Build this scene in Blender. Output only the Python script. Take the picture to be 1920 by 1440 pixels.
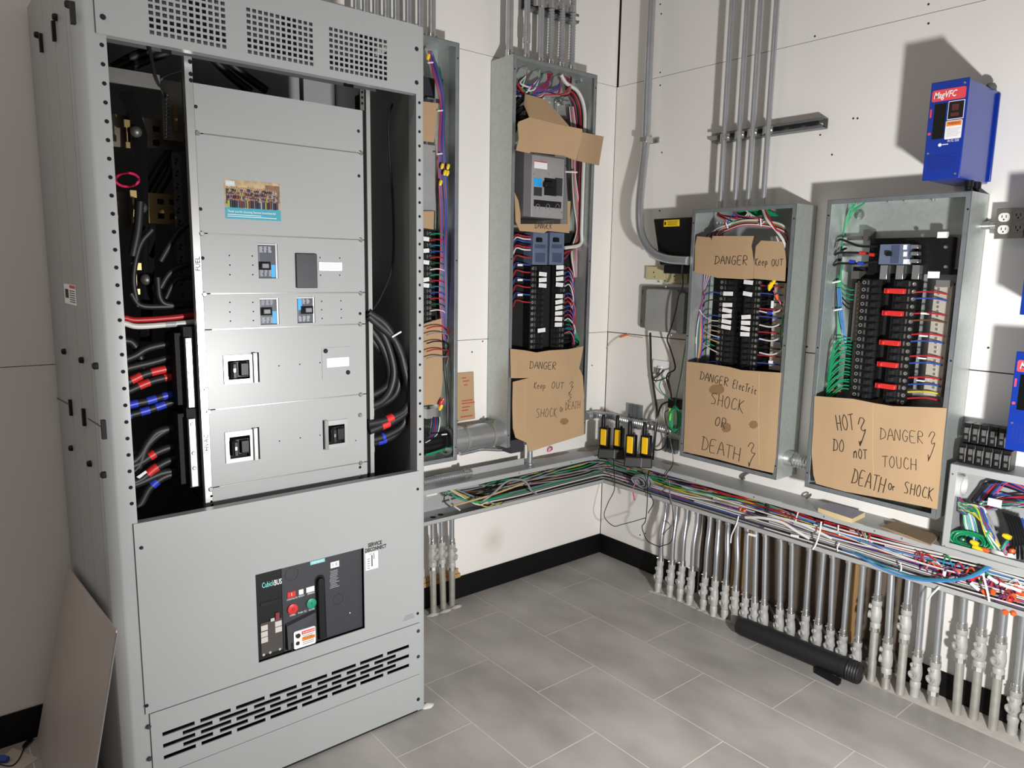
import bpy, math, random
from mathutils import Vector, Matrix
R = random.Random(11)
for o in list(bpy.data.objects): bpy.data.objects.remove(o)
SC = bpy.context.scene
COL = SC.collection

# ---------------------------------------------------------------- camera, light, exposure
FPX = 1379.99
YAW, PITCH, ROLL = 0.690353290, 0.156044723, -0.0176186128
CAMLOC = Vector((-2.96560044, -2.77507703, 1.6))
_fw = Vector((math.sin(YAW)*math.cos(PITCH), math.cos(YAW)*math.cos(PITCH), -math.sin(PITCH)))
_rt = Vector((math.cos(YAW), -math.sin(YAW), 0)); _dn = _fw.cross(_rt)
RT = _rt*math.cos(ROLL) + _dn*math.sin(ROLL)
DN = _dn*math.cos(ROLL) - _rt*math.sin(ROLL)
cd = bpy.data.cameras.new('camera'); cam = bpy.data.objects.new('camera', cd); COL.objects.link(cam)
cd.sensor_width = 36; cd.lens = FPX/1920*36; cd.clip_start = .02
cam.matrix_world = Matrix(((RT.x, -DN.x, -_fw.x, CAMLOC.x), (RT.y, -DN.y, -_fw.y, CAMLOC.y),
                           (RT.z, -DN.z, -_fw.z, CAMLOC.z), (0, 0, 0, 1)))
SC.camera = cam
SC.view_settings.view_transform = 'Standard'; SC.view_settings.look = 'None'
SC.view_settings.exposure = 0.0; SC.view_settings.gamma = 1.0; SC.view_settings.use_curve_mapping = False
W = bpy.data.worlds.new('room_ambient'); SC.world = W; W.use_nodes = True
W.node_tree.nodes['Background'].inputs[0].default_value = (1.0, .90, .855, 1)
W.node_tree.nodes['Background'].inputs[1].default_value = .19
ld = bpy.data.lights.new('work_lamp', 'AREA'); ld.shape = 'DISK'; ld.size = .13; ld.energy = 72; ld.color = (1, .99, .975)
lo = bpy.data.objects.new('work_lamp', ld); COL.objects.link(lo)
lo.location = (-1.74, -2.88, 1.0)
lo.rotation_euler = (Vector((-.75, -.6, 1.12)) - lo.location).to_track_quat('-Z', 'Y').to_euler()

cl = bpy.data.lights.new('added_fill_lamp', 'AREA'); cl.shape = 'RECTANGLE'; cl.size = 1.2; cl.size_y = .3; cl.energy = 12; cl.color = (1, .9, .84)  # unseen fill lamp, added to lift the left wall and switchboard side
co = bpy.data.objects.new('added_fill_lamp', cl); COL.objects.link(co); co.location = (-3.9, -1.3, 3.5)

# ---------------------------------------------------------------- measuring: a pixel onto a wall-parallel plane
def ray(u, v): return RT*((u-960)/FPX) + DN*((v-720)/FPX) + _fw
def onZ(u, v, z=0):
    r = ray(u, v); return CAMLOC + r*((z-CAMLOC.z)/r.z)
def on(side, u, v, d):
    r = ray(u, v)
    if side == 'A':
        p = CAMLOC + r*((-d-CAMLOC.y)/r.y); return (p.x, p.z)
    p = CAMLOC + r*((-d-CAMLOC.x)/r.x); return (-p.y, p.z)
# wall coordinates: a = along the wall to the right, d = out of the wall, z = up

# ---------------------------------------------------------------- materials
MATS = {}
def lin(c):
    c = c/255.0
    return c/12.92 if c <= .04045 else ((c+.055)/1.055)**2.4
def M(name, rgb=(128, 128, 128), rough=.5, metal=0.0, var=.06, scale=14.0, bump=0.0, spec=.5, vor=False, emit=0, alpha=None, coat=0, stretch=None):
    if name in MATS: return MATS[name]
    m = bpy.data.materials.new(name); m.use_nodes = True; nt = m.node_tree; b = nt.nodes['Principled BSDF']
    base = [lin(x) for x in rgb]
    b.inputs['Roughness'].default_value = rough; b.inputs['Metallic'].default_value = metal
    b.inputs['Specular IOR Level'].default_value = spec
    if coat: b.inputs['Coat Weight'].default_value = coat
    tc = nt.nodes.new('ShaderNodeTexCoord'); mp = nt.nodes.new('ShaderNodeMapping')
    nt.links.new(tc.outputs['Object'], mp.inputs[0])
    if stretch: mp.inputs['Scale'].default_value = stretch
    if vor:
        n = nt.nodes.new('ShaderNodeTexVoronoi'); n.inputs['Scale'].default_value = scale; out = n.outputs['Color']
    else:
        n = nt.nodes.new('ShaderNodeTexNoise'); n.inputs['Scale'].default_value = scale; n.inputs['Detail'].default_value = 4; out = n.outputs['Fac']
    nt.links.new(mp.outputs[0], n.inputs['Vector'])
    r = nt.nodes.new('ShaderNodeValToRGB')
    r.color_ramp.elements[0].position = .3; r.color_ramp.elements[1].position = .7
    r.color_ramp.elements[0].color = [max(0, x*(1-var)) for x in base]+[1]
    r.color_ramp.elements[1].color = [min(1, x*(1+var)) for x in base]+[1]
    nt.links.new(out, r.inputs[0]); nt.links.new(r.outputs[0], b.inputs['Base Color'])
    if bump:
        bp = nt.nodes.new('ShaderNodeBump'); bp.inputs['Strength'].default_value = bump; bp.inputs['Distance'].default_value = .002
        nt.links.new(out, bp.inputs['Height']); nt.links.new(bp.outputs[0], b.inputs['Normal'])
    if emit:
        b.inputs['Emission Color'].default_value = base+[1]; b.inputs['Emission Strength'].default_value = emit
    if alpha is not None:
        b.inputs['Alpha'].default_value = alpha
    MATS[name] = m; return m
PAINT = M('grey_enamel', (156, 159, 159), .36, 0, .02, 3)
WHITE_WALL = M('white_painted_board', (232, 229, 224), .6, 0, .025, 2.2)
GALV = M('galvanized_sheet', (188, 194, 191), .42, .6, .035, 70, vor=True)
GALVF = M('galvanized_flange', (150, 156, 160), .4, .7, .08, 30)
EMT = M('steel_conduit', (186, 190, 193), .33, .8, .06, 20)
CAST = M('cast_fitting', (178, 178, 174), .55, .2, .12, 40, bump=.25)
BLACK = M('black_plastic', (14, 14, 16), .42, 0, .1, 20, spec=.35)
BLACKM = M('black_matte', (10, 10, 11), .75, 0, .1, 20)
DARK = M('charcoal_plastic', (48, 49, 55), .45, 0, .08, 30)
SILVER = M('bright_metal', (205, 206, 204), .22, .9, .04, 30)
DULL = M('dull_steel', (120, 118, 114), .45, .7, .1, 20)
BRASS = M('brass_plate', (158, 138, 92), .35, .8, .12, 18)
CARD = M('cardboard', (176, 147, 113), .85, 0, .07, 7, bump=.1, stretch=(1, 1, .25))
CARDE = M('cardboard_edge', (196, 164, 122), .9)
STAIN = M('oil_stain', (138, 106, 72), .8, 0, .06, 20)
INK = M('marker_ink', (34, 26, 24), .8)
PAPER = M('white_label', (236, 236, 236), .6, 0, .02)
RUBBER = M('rubber_base', (11, 11, 12), .5, 0, .1, 6, spec=.25)
RED = M('red_tape', (205, 44, 42), .4); BLUE = M('blue_tape', (40, 62, 190), .4)
YEL = M('yellow_plastic', (238, 204, 30), .4); ORA = M('orange_plastic', (232, 96, 40), .45)
TEAL = M('teal_print', (50, 150, 170), .5); CYAN = M('cyan_print', (40, 160, 226), .45)
HOLE = M('dark_hole', (8, 8, 9), .9)
WIRE = {}
for k, c in dict(red=(178, 38, 50), blue=(52, 78, 160), black=(20, 20, 22), white=(214, 212, 208), green=(22, 146, 94),
                 yellow=(206, 188, 48), orange=(222, 92, 42), purple=(112, 60, 130), brown=(110, 70, 52), grey=(138, 138, 142),
                 pink=(196, 74, 110), tan=(190, 160, 116), lightblue=(70, 130, 190), magenta=(150, 40, 84), dkgreen=(14, 92, 62),
                 teal=(30, 120, 140)).items():
    WIRE[k] = M('insulation_'+k, c, .38, 0, .05, 40)
CABLE = M('cable_jacket', (30, 30, 32), .48, 0, .15, 30)

# ---------------------------------------------------------------- object helpers
ROOT = {}
def world(side, a, d, z): return Vector((a, -d, z)) if side == 'A' else Vector((-d, -a, z))
def thing(side, name, label, cat, base, group=None):
    o = bpy.data.objects.new(name, None); COL.objects.link(o); o.empty_display_size = .05
    o.location = world(side, *base)
    if side == 'B': o.rotation_euler = (0, 0, -math.pi/2)
    o['label'] = label; o['category'] = cat
    if group: o['group'] = group
    ROOT[o] = (side, Vector((base[0], -base[1], base[2]))); return o
def smooth(pts, k=5):
    P = [Vector(p) for p in pts]
    if len(P) < 3: return P
    out = []
    for i in range(len(P)-1):
        p0 = P[i-1] if i else P[0]*2-P[1]; p1 = P[i]; p2 = P[i+1]; p3 = P[i+2] if i+2 < len(P) else P[-1]*2-P[-2]
        for j in range(k):
            t = j/k; t2 = t*t; t3 = t2*t
            out.append(.5*((2*p1)+(p2-p0)*t+(2*p0-5*p1+4*p2-p3)*t2+(3*p1-p0-3*p2+p3)*t3))
    out.append(P[-1]); return out
def resample(P, step):
    out = [P[0]]; acc = 0
    for i in range(1, len(P)):
        a, b = P[i-1], P[i]; L = (b-a).length
        if L < 1e-9: continue
        t = step-acc
        while t <= L:
            out.append(a.lerp(b, t/L)); t += step
        acc = (acc+L) % step
    return out
class MB:
    def __init__(s, mat=None): s.v = []; s.f = []; s.mi = []; s.mats = []; s.cur = 0; s.use(mat or PAINT)
    def use(s, m):
        if m not in s.mats: s.mats.append(m)
        s.cur = s.mats.index(m); return s
    def add(s, vs, fs):
        o = len(s.v); s.v += [Vector(v) for v in vs]
        for f in fs: s.f.append([i+o for i in f]); s.mi.append(s.cur)
        return s
    # everything below takes wall coordinates (a, d, z); vertices are kept as (a, -d, z)
    def box(s, a0, a1, d0, d1, z0, z1):
        a0, a1 = min(a0, a1), max(a0, a1); d0, d1 = min(d0, d1), max(d0, d1); z0, z1 = min(z0, z1), max(z0, z1)
        y0, y1 = -d1, -d0
        return s.add([(a0,y0,z0),(a1,y0,z0),(a1,y1,z0),(a0,y1,z0),(a0,y0,z1),(a1,y0,z1),(a1,y1,z1),(a0,y1,z1)],
                     [(0,3,2,1),(4,5,6,7),(0,1,5,4),(1,2,6,5),(2,3,7,6),(3,0,4,7)])
    def rbox(s, a0, a1, d0, d1, z0, z1, r):   # box with rounded corners seen from the front
        pts = []
        for cx, cz, t0 in ((a1-r, z1-r, 0), (a0+r, z1-r, 90), (a0+r, z0+r, 180), (a1-r, z0+r, 270)):
            for k in range(5):
                t = math.radians(t0+k*22.5); pts.append((cx+r*math.cos(t), cz+r*math.sin(t)))
        return s.prism(pts, d0, d1)
    def prism(s, poly, d0, d1):               # polygon in (a, z), from depth d0 (back) to d1 (front)
        n = len(poly); A = sum(poly[i][0]*poly[(i+1) % n][1]-poly[(i+1) % n][0]*poly[i][1] for i in range(n))
        if A < 0: poly = poly[::-1]
        vs = [(p[0], -d1, p[1]) for p in poly]+[(p[0], -d0, p[1]) for p in poly]
        return s.add(vs, [list(range(n)), list(range(2*n-1, n-1, -1))]+[(i+n, (i+1) % n+n, (i+1) % n, i)[::1] for i in range(n)])
    def hexa(s, q0, q1):                      # two quads (back, front) of (a,d,z)
        vs = [(a, -d, z) for a, d, z in q0]+[(a, -d, z) for a, d, z in q1]
        return s.add(vs, [(3,2,1,0),(4,5,6,7),(0,1,5,4),(1,2,6,5),(2,3,7,6),(3,0,4,7)])
    def sheet(s, pts, n=None, th=.004):       # closed outline of (a,d,z) points given a thickness towards the wall
        k = len(pts); vs = [(a, -d, z) for a, d, z in pts]+[(a, -d+th, z) for a, d, z in pts]
        return s.add(vs, [list(range(k)), list(range(2*k-1, k-1, -1))]+[(i+k, (i+1) % k+k, (i+1) % k, i) for i in range(k)])
    def tube(s, pts, r, n=8, caps=True, raw=False):
        P = [Vector(p) if raw else Vector((p[0], -p[1], p[2])) for p in pts]
        m = len(P); rr = r if isinstance(r, (list, tuple)) else [r]*m
        T = [(P[min(i+1, m-1)]-P[max(i-1, 0)]) for i in range(m)]
        T = [t.normalized() if t.length > 1e-9 else Vector((0, 0, 1)) for t in T]
        up = Vector((0, 0, 1)) if abs(T[0].z) < .9 else Vector((1, 0, 0))
        u = T[0].cross(up).normalized(); vs = []; fs = []
        for i in range(m):
            u = (u - T[i]*u.dot(T[i]))
            u = u.normalized() if u.length > 1e-6 else T[i].orthogonal().normalized()
            w = T[i].cross(u)
            for k in range(n):
                t = 2*math.pi*k/n; vs.append(P[i]+(u*math.cos(t)+w*math.sin(t))*rr[i])
        for i in range(m-1):
            for k in range(n):
                fs.append((i*n+k, i*n+(k+1) % n, (i+1)*n+(k+1) % n, (i+1)*n+k))
        if caps: fs += [tuple(range(n-1, -1, -1)), tuple((m-1)*n+k for k in range(n))]
        return s.add(vs, fs)
    def wire(s, pts, r, n=6, k=5): return s.tube(smooth(pts, k), r, n)
    def lathe(s, p, ax, prof, n=14):          # profile [(t, r)] along the axis ax from p, in (a,d,z)
        ax = Vector(ax); P = []; rr = []
        for t, r in prof: P.append(Vector(p)+ax*t); rr.append(max(r, 1e-4))
        m = len(P); A = Vector((ax[0], -ax[1], ax[2])).normalized(); u = A.orthogonal().normalized(); w = A.cross(u)
        vs = []; fs = []
        for i in range(m):
            c = Vector((P[i][0], -P[i][1], P[i][2]))
            for k in range(n):
                t = 2*math.pi*k/n; vs.append(c+(u*math.cos(t)+w*math.sin(t))*rr[i])
        for i in range(m-1):
            for k in range(n): fs.append((i*n+k, i*n+(k+1) % n, (i+1)*n+(k+1) % n, (i+1)*n+k))
        fs += [tuple(range(n-1, -1, -1)), tuple((m-1)*n+k for k in range(n))]
        return s.add(vs, fs)
    def flex(s, pts, r, pitch=.009, n=12, k=8):  # corrugated flexible conduit
        P = resample([Vector((p[0], -p[1], p[2])) for p in smooth(pts, k)], pitch/4)
        return s.tube(P, [r*(1, 1, .8, .8)[i % 4] for i in range(len(P))], n, raw=True)
    def screw(s, a, d, z, r=.005, h=.003, n=10): return s.lathe((a, d, z), (0, 1, 0), [(-.002, r), (h*.5, r), (h, r*.7)], n)
    def disc(s, a, d, z, r, n=10, h=.0006): return s.lathe((a, d, z), (0, 1, 0), [(-h, r), (h, r)], n)
    def plate(s, xs, zs, holes, d0, d1):      # sheet on a grid with the cells in holes left open
        nx, nz = len(xs)-1, len(zs)-1
        solid = lambda i, j: 0 <= i < nx and 0 <= j < nz and (i, j) not in holes
        vid = {}
        def V(i, j, f):
            k = (i, j, f)
            if k not in vid: vid[k] = len(vs); vs.append((xs[i], -(d1 if f else d0), zs[j]))
            return vid[k]
        vs = []; fs = []
        for i in range(nx):
            for j in range(nz):
                if not solid(i, j): continue
                fs.append((V(i, j, 1), V(i+1, j, 1), V(i+1, j+1, 1), V(i, j+1, 1)))
                fs.append((V(i, j, 0), V(i, j+1, 0), V(i+1, j+1, 0), V(i+1, j, 0)))
                if not solid(i-1, j): fs.append((V(i, j, 0), V(i, j, 1), V(i, j+1, 1), V(i, j+1, 0)))
                if not solid(i+1, j): fs.append((V(i+1, j, 1), V(i+1, j, 0), V(i+1, j+1, 0), V(i+1, j+1, 1)))
                if not solid(i, j-1): fs.append((V(i, j, 0), V(i+1, j, 0), V(i+1, j, 1), V(i, j, 1)))
                if not solid(i, j+1): fs.append((V(i, j+1, 1), V(i+1, j+1, 1), V(i+1, j+1, 0), V(i, j+1, 0)))
        return s.add(vs, fs)
    def text(s, txt, a, d, z, h, width=None, rot=0, align='CENTER', shear=0, bold=0):
        c = bpy.data.curves.new('t', 'FONT'); c.body = txt; c.size = h/.7; c.align_x = align; c.align_y = 'CENTER'; c.shear = shear
        c.offset = bold*c.size; c.resolution_u = 2
        o = bpy.data.objects.new('t', c); COL.objects.link(o)
        me = bpy.data.meshes.new_from_object(o.evaluated_get(bpy.context.evaluated_depsgraph_get()))
        sx = 1.0
        if width and len(me.vertices):
            w = max(v.co.x for v in me.vertices)-min(v.co.x for v in me.vertices); sx = width/max(w, 1e-6)
        cr, sr = math.cos(rot), math.sin(rot)
        vs = [(a+v.co.x*sx*cr-v.co.y*sr, -d, z+v.co.x*sx*sr+v.co.y*cr) for v in me.vertices]
        s.add(vs, [list(p.vertices) for p in me.polygons])
        bpy.data.objects.remove(o); bpy.data.curves.remove(c); bpy.data.meshes.remove(me); return s
    def mesh(s, base, bev=0):
        me = bpy.data.meshes.new('m'); me.from_pydata([v-base for v in s.v], [], s.f); me.update()
        for m in s.mats: me.materials.append(m)
        me.polygons.foreach_set('material_index', s.mi); me.polygons.foreach_set('use_smooth', [True]*len(s.f))
        me.set_sharp_from_angle(angle=math.radians(38)); me.update(); return me
    def build(s, name, parent, label=None, bev=0, stuff=False):
        o = bpy.data.objects.new(name, s.mesh(ROOT[parent][1])); o.data.name = name; COL.objects.link(o)
        o.parent = parent; ROOT[o] = ROOT[parent]
        if label: o['label'] = label
        if stuff: o['kind'] = 'stuff'
        if bev: s.bevel(o, bev)
        return o
    def bevel(s, o, w):
        b = o.modifiers.new('bevel', 'BEVEL'); b.width = w; b.segments = 2; b.limit_method = 'ANGLE'; b.angle_limit = math.radians(50); b.harden_normals = False
    def solo(s, side, name, label=None, cat=None, group=None, kind=None, bev=0):
        lo_ = [min(v[i] for v in s.v) for i in range(3)]; hi = [max(v[i] for v in s.v) for i in range(3)]
        base = Vector(((lo_[0]+hi[0])/2, (lo_[1]+hi[1])/2, lo_[2]))
        o = bpy.data.objects.new(name, s.mesh(base)); o.data.name = name; COL.objects.link(o)
        o.location = world(side, base.x, -base.y, base.z)
        if side == 'B': o.rotation_euler = (0, 0, -math.pi/2)
        if label: o['label'] = label
        if cat: o['category'] = cat
        if group: o['group'] = group
        if kind: o['kind'] = kind
        if bev: s.bevel(o, bev)
        ROOT[o] = (side, base); return o
GLYPH = {
 'A': [[(0,0),(.35,1),(.75,0)],[(.15,.4),(.6,.42)]], 'B': [[(0,0),(0,1),(.5,.9),(.45,.55),(.05,.5),(.6,.4),(.5,0),(0,0)]],
 'C': [[(.6,.85),(.3,1),(.05,.6),(.1,.15),(.4,0),(.65,.15)]], 'D': [[(.05,0),(.1,1)],[(-.08,.98),(.4,.9),(.68,.5),(.5,.12),(-.02,0)]],
 'E': [[(.6,1),(.05,.95),(.02,.05),(.6,.0)],[(.03,.5),(.45,.53)]], 'G': [[(.62,.85),(.3,1),(.02,.55),(.15,.08),(.5,.05),(.62,.42),(.35,.42)]],
 'H': [[(.02,0),(.05,1)],[(.6,0),(.62,1)],[(.03,.5),(.6,.5)]], 'I': [[(.2,0),(.2,1)]], 'i': [[(.2,0),(.2,.6)],[(.2,.8),(.2,.85)]],
 'K': [[(.03,0),(.05,1)],[(.6,1),(.06,.48),(.62,-.1)]], 'L': [[(.05,1),(.03,0),(.55,.02)]], 'l': [[(.15,1),(.15,0)]],
 'N': [[(0,0),(.05,1),(.55,.02),(.6,1)]], 'n': [[(.02,0),(.05,.7),(.1,.55),(.35,.75),(.5,.55),(.52,0)]], 'O': [[(.3,1),(.02,.6),(.1,.1),(.4,0),(.62,.4),(.55,.85),(.3,1)]],
 'P': [[(.05,0),(.05,1),(.5,.95),(.55,.6),(.08,.5)]], 'R': [[(.05,0),(.05,1),(.5,.95),(.52,.6),(.08,.5),(.62,-.05)]],
 'S': [[(.6,.95),(.25,1),(.05,.75),(.5,.4),(.45,.05),(0,.02)]], 'T': [[(0,.95),(.7,1)],[(.35,.97),(.33,0)]],
 'U': [[(.02,1),(.05,.2),(.3,0),(.55,.2),(.6,1)]], 'Y': [[(0,1),(.3,.5),(.62,1)],[(.3,.5),(.28,0)]], 'e': [[(.02,.3),(.5,.35),(.35,.62),(.05,.4),(.15,.02),(.5,.1)]],
 'p': [[(.05,-.35),(.05,.6),(.4,.55),(.45,.2),(.08,.1)]], 'Z': [[(-.1,.75),(.15,1),(.45,.9),(.15,.6),(.3,.45),(.5,.5),(.2,.1),(-.1,-.25),(.05,-.05)],[(-.1,-.25),(-.12,.0)]],
 'r': [[(.05,0),(.05,.6)],[(.05,.45),(.25,.62),(.4,.55)]], 'c': [[(.45,.5),(.2,.6),(.05,.3),(.2,.02),(.45,.08)]]}
def scrawl(mb, txt, side, p0, p1, dep, h, r=.0022, jit=.04):
    # handwriting in flat pen strokes along a baseline between two measured points of the sheet
    a0, z0 = on(side, *p0, dep); a1, z1 = on(side, *p1, dep)
    n = len(txt); ux, uz = (a1-a0)/n, (z1-z0)/n; L = math.hypot(ux, uz); ex, ez = ux/L, uz/L
    mb.use(INK); r *= .78
    for i, ch in enumerate(txt):
        if ch not in GLYPH: continue
        for st in GLYPH[ch]:
            q = []
            for x, y in st:
                x = x*L*1.12+R.uniform(-jit, jit)*L; y = y*h+R.uniform(-jit, jit)*h
                q.append((a0+ux*i+ex*x-ez*y, dep+.0006, z0+uz*i+ez*x+ex*y))
            mb.tube(smooth(q, 3) if len(q) > 2 else q, r, 5)
    return mb
def avg(*p): return sum(p)/len(p)

# ================================================================ THE SETTING
STW = WHITE_WALL.copy(); STW.name = 'white_painted_board_stained'; nt = STW.node_tree
def _n(t): return nt.nodes.new(t)
tcn, vm, mr, nz, mu, mx = _n('ShaderNodeNewGeometry'), _n('ShaderNodeVectorMath'), _n('ShaderNodeMapRange'), _n('ShaderNodeTexNoise'), _n('ShaderNodeMath'), _n('ShaderNodeMix')
_a, _z = on('A', 925, 1012, 0); vm.operation = 'DISTANCE'; vm.inputs[1].default_value = (_a, 0, _z); nt.links.new(tcn.outputs['Position'], vm.inputs[0])
mr.inputs['From Min'].default_value = .0; mr.inputs['From Max'].default_value = .085; mr.inputs['To Min'].default_value = .75; mr.inputs['To Max'].default_value = 0
nt.links.new(vm.outputs['Value'], mr.inputs['Value']); nz.inputs['Scale'].default_value = 9; mu.operation = 'MULTIPLY'
nt.links.new(mr.outputs[0], mu.inputs[0]); nt.links.new(nz.outputs['Fac'], mu.inputs[1]); mx.data_type = 'RGBA'
_b = nt.nodes['Principled BSDF']; _src = _b.inputs['Base Color'].links[0].from_socket
nt.links.new(mu.outputs[0], mx.inputs[0]); nt.links.new(_src, mx.inputs[6]); mx.inputs[7].default_value = (lin(150), lin(122), lin(70), 1); nt.links.new(mx.outputs[2], _b.inputs['Base Color'])
b = MB(STW)   # back wall: painted boards with thin open joints
DJ = M('joint_shadow_gap', (60, 54, 48), .9)
for x0, x1 in ((-5.0, -2.2), (-2.198, -.003)):
    for z0, z1 in ((0, 1.264), (1.2665, 2.539), (2.5415, 3.9)): b.box(x0, x1, -.016, 0, z0, z1)
b.use(DJ).box(-5, -.003, -.02, -.0155, 0, 3.9)
for u, v in ((885,660),(918,703),(1110,685),(1085,40),(905,640)): b.use(DJ).disc(on('A', u, v, 0)[0], .0002, on('A', u, v, 0)[1], .004, 8)
o = b.solo('A', 'wall_back', kind='structure')
b = MB(WHITE_WALL)   # right wall, broken open between the conduits
OA0, OA1, OZ0, OZ1 = .675, 1.672, .03, .55
for z0, z1 in ((1.2675, 2.539), (2.5415, 3.9)):
    for a0, a1 in ((.0, 2.9), (2.902, 4.6)):
        if z0 > 2.5: a0, a1 = a0+(.012 if a0 == 0 else 0), a1
        b.box(a0, a1, -.016, 0, z0, z1)
b.box(.003, OA0, -.016, 0, 0, 1.263); b.box(OA1, 4.6, -.016, 0, 0, 1.263); b.box(OA0, OA1, -.016, 0, OZ1, 1.263)
b.use(DJ).box(-.02, OA0, -.02, -.0155, 0, 3.9).box(OA1, 4.6, -.02, -.0155, 0, 3.9).box(OA0, OA1, -.02, -.0155, OZ1, 3.9)
for u, v in ((1240,26),(1238,8),(1238,160),(1238,136),(1741,8),(1741,44),(1528,68),(1237,395),(1241,286),(1600,222),(1608,222),(1538,253),(1560,290),(1513,650),(1853,652),(1200,1003),(1210,1000),(1206,1092)):
    b.disc(on('B', u, v, 0)[0], .0002, on('B', u, v, 0)[1], .0042, 8)
b.solo('B', 'wall_right', kind='structure')
b = MB(M('bare_drywall_back', (112, 100, 86), .9, 0, .1, 5)).box(OA0-.3, OA1+.3, -.13, -.12, 0, .8)
b.use(M('raw_concrete', (88, 84, 80), .9, 0, .15, 9)).box(OA0-.3, OA1+.3, -.13, -.02, -.02, .004)
b.solo('B', 'wall_cavity', kind='structure')
WOOD = M('pine_stud', (176, 138, 92), .7, 0, .12, 8, stretch=(1, 1, .1))
for a in (.85, 1.408):
    MB(WOOD).box(a, a+.038, -.118, -.022, .005, .79).solo('B', 'trim_stud', kind='structure')
b = MB(MATS['raw_concrete']).box(OA0-.02, OA1+.02, -.118, -.022, .005, .043).solo('B', 'trim_sole_plate', kind='structure')
b = MB(RUBBER).box(-5, 0, 0, .006, 0, .112)
b.solo('A', 'baseboard_back', kind='structure', bev=.002)
b = MB(RUBBER).box(.006, OA0+.002, 0, .006, 0, .112).box(OA1, 4.6, 0, .006, 0, .1); b.solo('B', 'baseboard_right', kind='structure', bev=.002)
# yellowed timber block where the baseboard is cut away beside the switchgear
MB(WOOD).box(-1.2, -.99, .001, .016, .114, .134).box(-1.2, -1.0, .001, .012, .136, .16).solo('A', 'trim_timber_patch', kind='structure')
# floor tiles
TILE = M('slate_tile', (160, 156, 152), .45, 0, .2, 5, bump=.06, stretch=(1, .6, 1))
_nt = TILE.node_tree
GROUT = M('grout', (196, 190, 182), .9, 0, .06, 30)
b = MB(TILE)
x = -.29+.31; k = 0
while x > -6:
    x0 = max(x-.31, -6); off = -.848 if k % 2 else -.541
    y = off+.616*4
    while y > -5.6:
        ya, yb = y-.616+.0019, y-.0019
        xa, xb = x0+.0019, x-.0019
        if xb > -.0: xb = -.14 if yb < -.3 else 0
        if yb > 0: yb = 0
        if ya < yb and xa < xb: b.box(xa, xb, -yb, -ya, -.01, 0)
        y -= .616
    x -= .31; k += 1
b.use(GROUT).box(-6, 0.02, -.0, 5.6, -.02, -.0003)
b.solo('A', 'floor', kind='structure')
# ================================================================ THE SWITCHBOARD
F = .68; DF = .60
XL, XR, TOP = -2.603, -1.614, 2.352
SG = thing('A', 'switchboard', 'tall open grey electrical switchboard cabinet standing on the tiles, service disconnect in its lower door', 'switchboard', ((XL+XR)/2, .34, 0))
def f1(u, v): return on('A', u, v, F)
def f2(u, v): return on('A', u, v, DF)
b = MB(PAINT)                      # side sheet in strips with narrow seams, on a dark core
INNER = PAINT
ys = [.012, .27, .272, .44, .442, .612]
for i in (0, 2, 4): b.box(XL, XL+.004, ys[i], ys[i+1], .02, TOP-.003)
b.use(HOLE).box(XL+.0045, XL+.006, .012, .612, .02, TOP-.004)
side = b.build('side_panel', SG)
b = MB(BLACKM)
for u, v in ((47,92),(72,66),(107,33),(131,9),(95,647),(123,659),(156,675),(182,686),(108,817),(136,840),(171,869),(197,890)):
    r = ray(u, v); t = (XL-CAMLOC.x)/r.x; p = CAMLOC+r*t
    MB(BLACKM).lathe((XL+.002, -p.y, p.z), (-1, 0, 0), [(0, .009), (.009, .009), (.013, .006)]).build('bolt', side)
for u, v in ((45,114),(80,81),(104,59),(139,25),(98,739),(135,764),(160,782),(197,805)):
    r = ray(u, v); t = (XL-CAMLOC.x)/r.x; p = CAMLOC+r*t
    MB(BLACKM).box(XL-.008, XL+.002, -p.y-.008, -p.y+.008, p.z-.024, p.z+.024).build('hook_plug', side)
def onside(u, v):
    r = ray(u, v); p = CAMLOC+r*((XL-CAMLOC.x)/r.x); return (XL-.001, -p.y, p.z)
MB(CABLE).tube([onside(100, 742), onside(133, 760)], .0015, 5).build('tie_cord', side); MB(CABLE).tube([onside(166, 785), onside(195, 803)], .0015, 5).build('tie_cord', side)
q = [onside(*p) for p in ((122,532),(142,537),(142,573),(123,567))]
a0, a1, z0, z1 = min(p[1] for p in q), max(p[1] for p in q), min(p[2] for p in q), max(p[2] for p in q)
fa = lambda f: a0+(a1-a0)*f
fz = lambda f: z0+(z1-z0)*f
b = MB(PAPER).box(XL-.0012, XL, a0, a1, z0, z1).use(RED).box(XL-.0016, XL, fa(.5), fa(.97), fz(.82), fz(.97))
b.use(INK).box(XL-.0016, XL, fa(.1), fa(.38), fz(.3), fz(.75))
for k in range(6): b.box(XL-.0016, XL, fa(.48), fa(.92), fz(.12+.11*k), fz(.16+.11*k))
b.build('warning_label', side, 'small white and red warning label')
MB(PAINT).box(XR-.006, XR, .012, .64, .02, TOP-.03).build('right_side_panel', SG)
MB(PAINT).box(XL+.007, XR-.007, .012, .017, .02, TOP-.03).build('back_panel', SG)
MB(PAINT).box(XL+.004, XR-.004, .012, .66, TOP-.012, TOP-.006).build('top_panel', SG)
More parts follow.
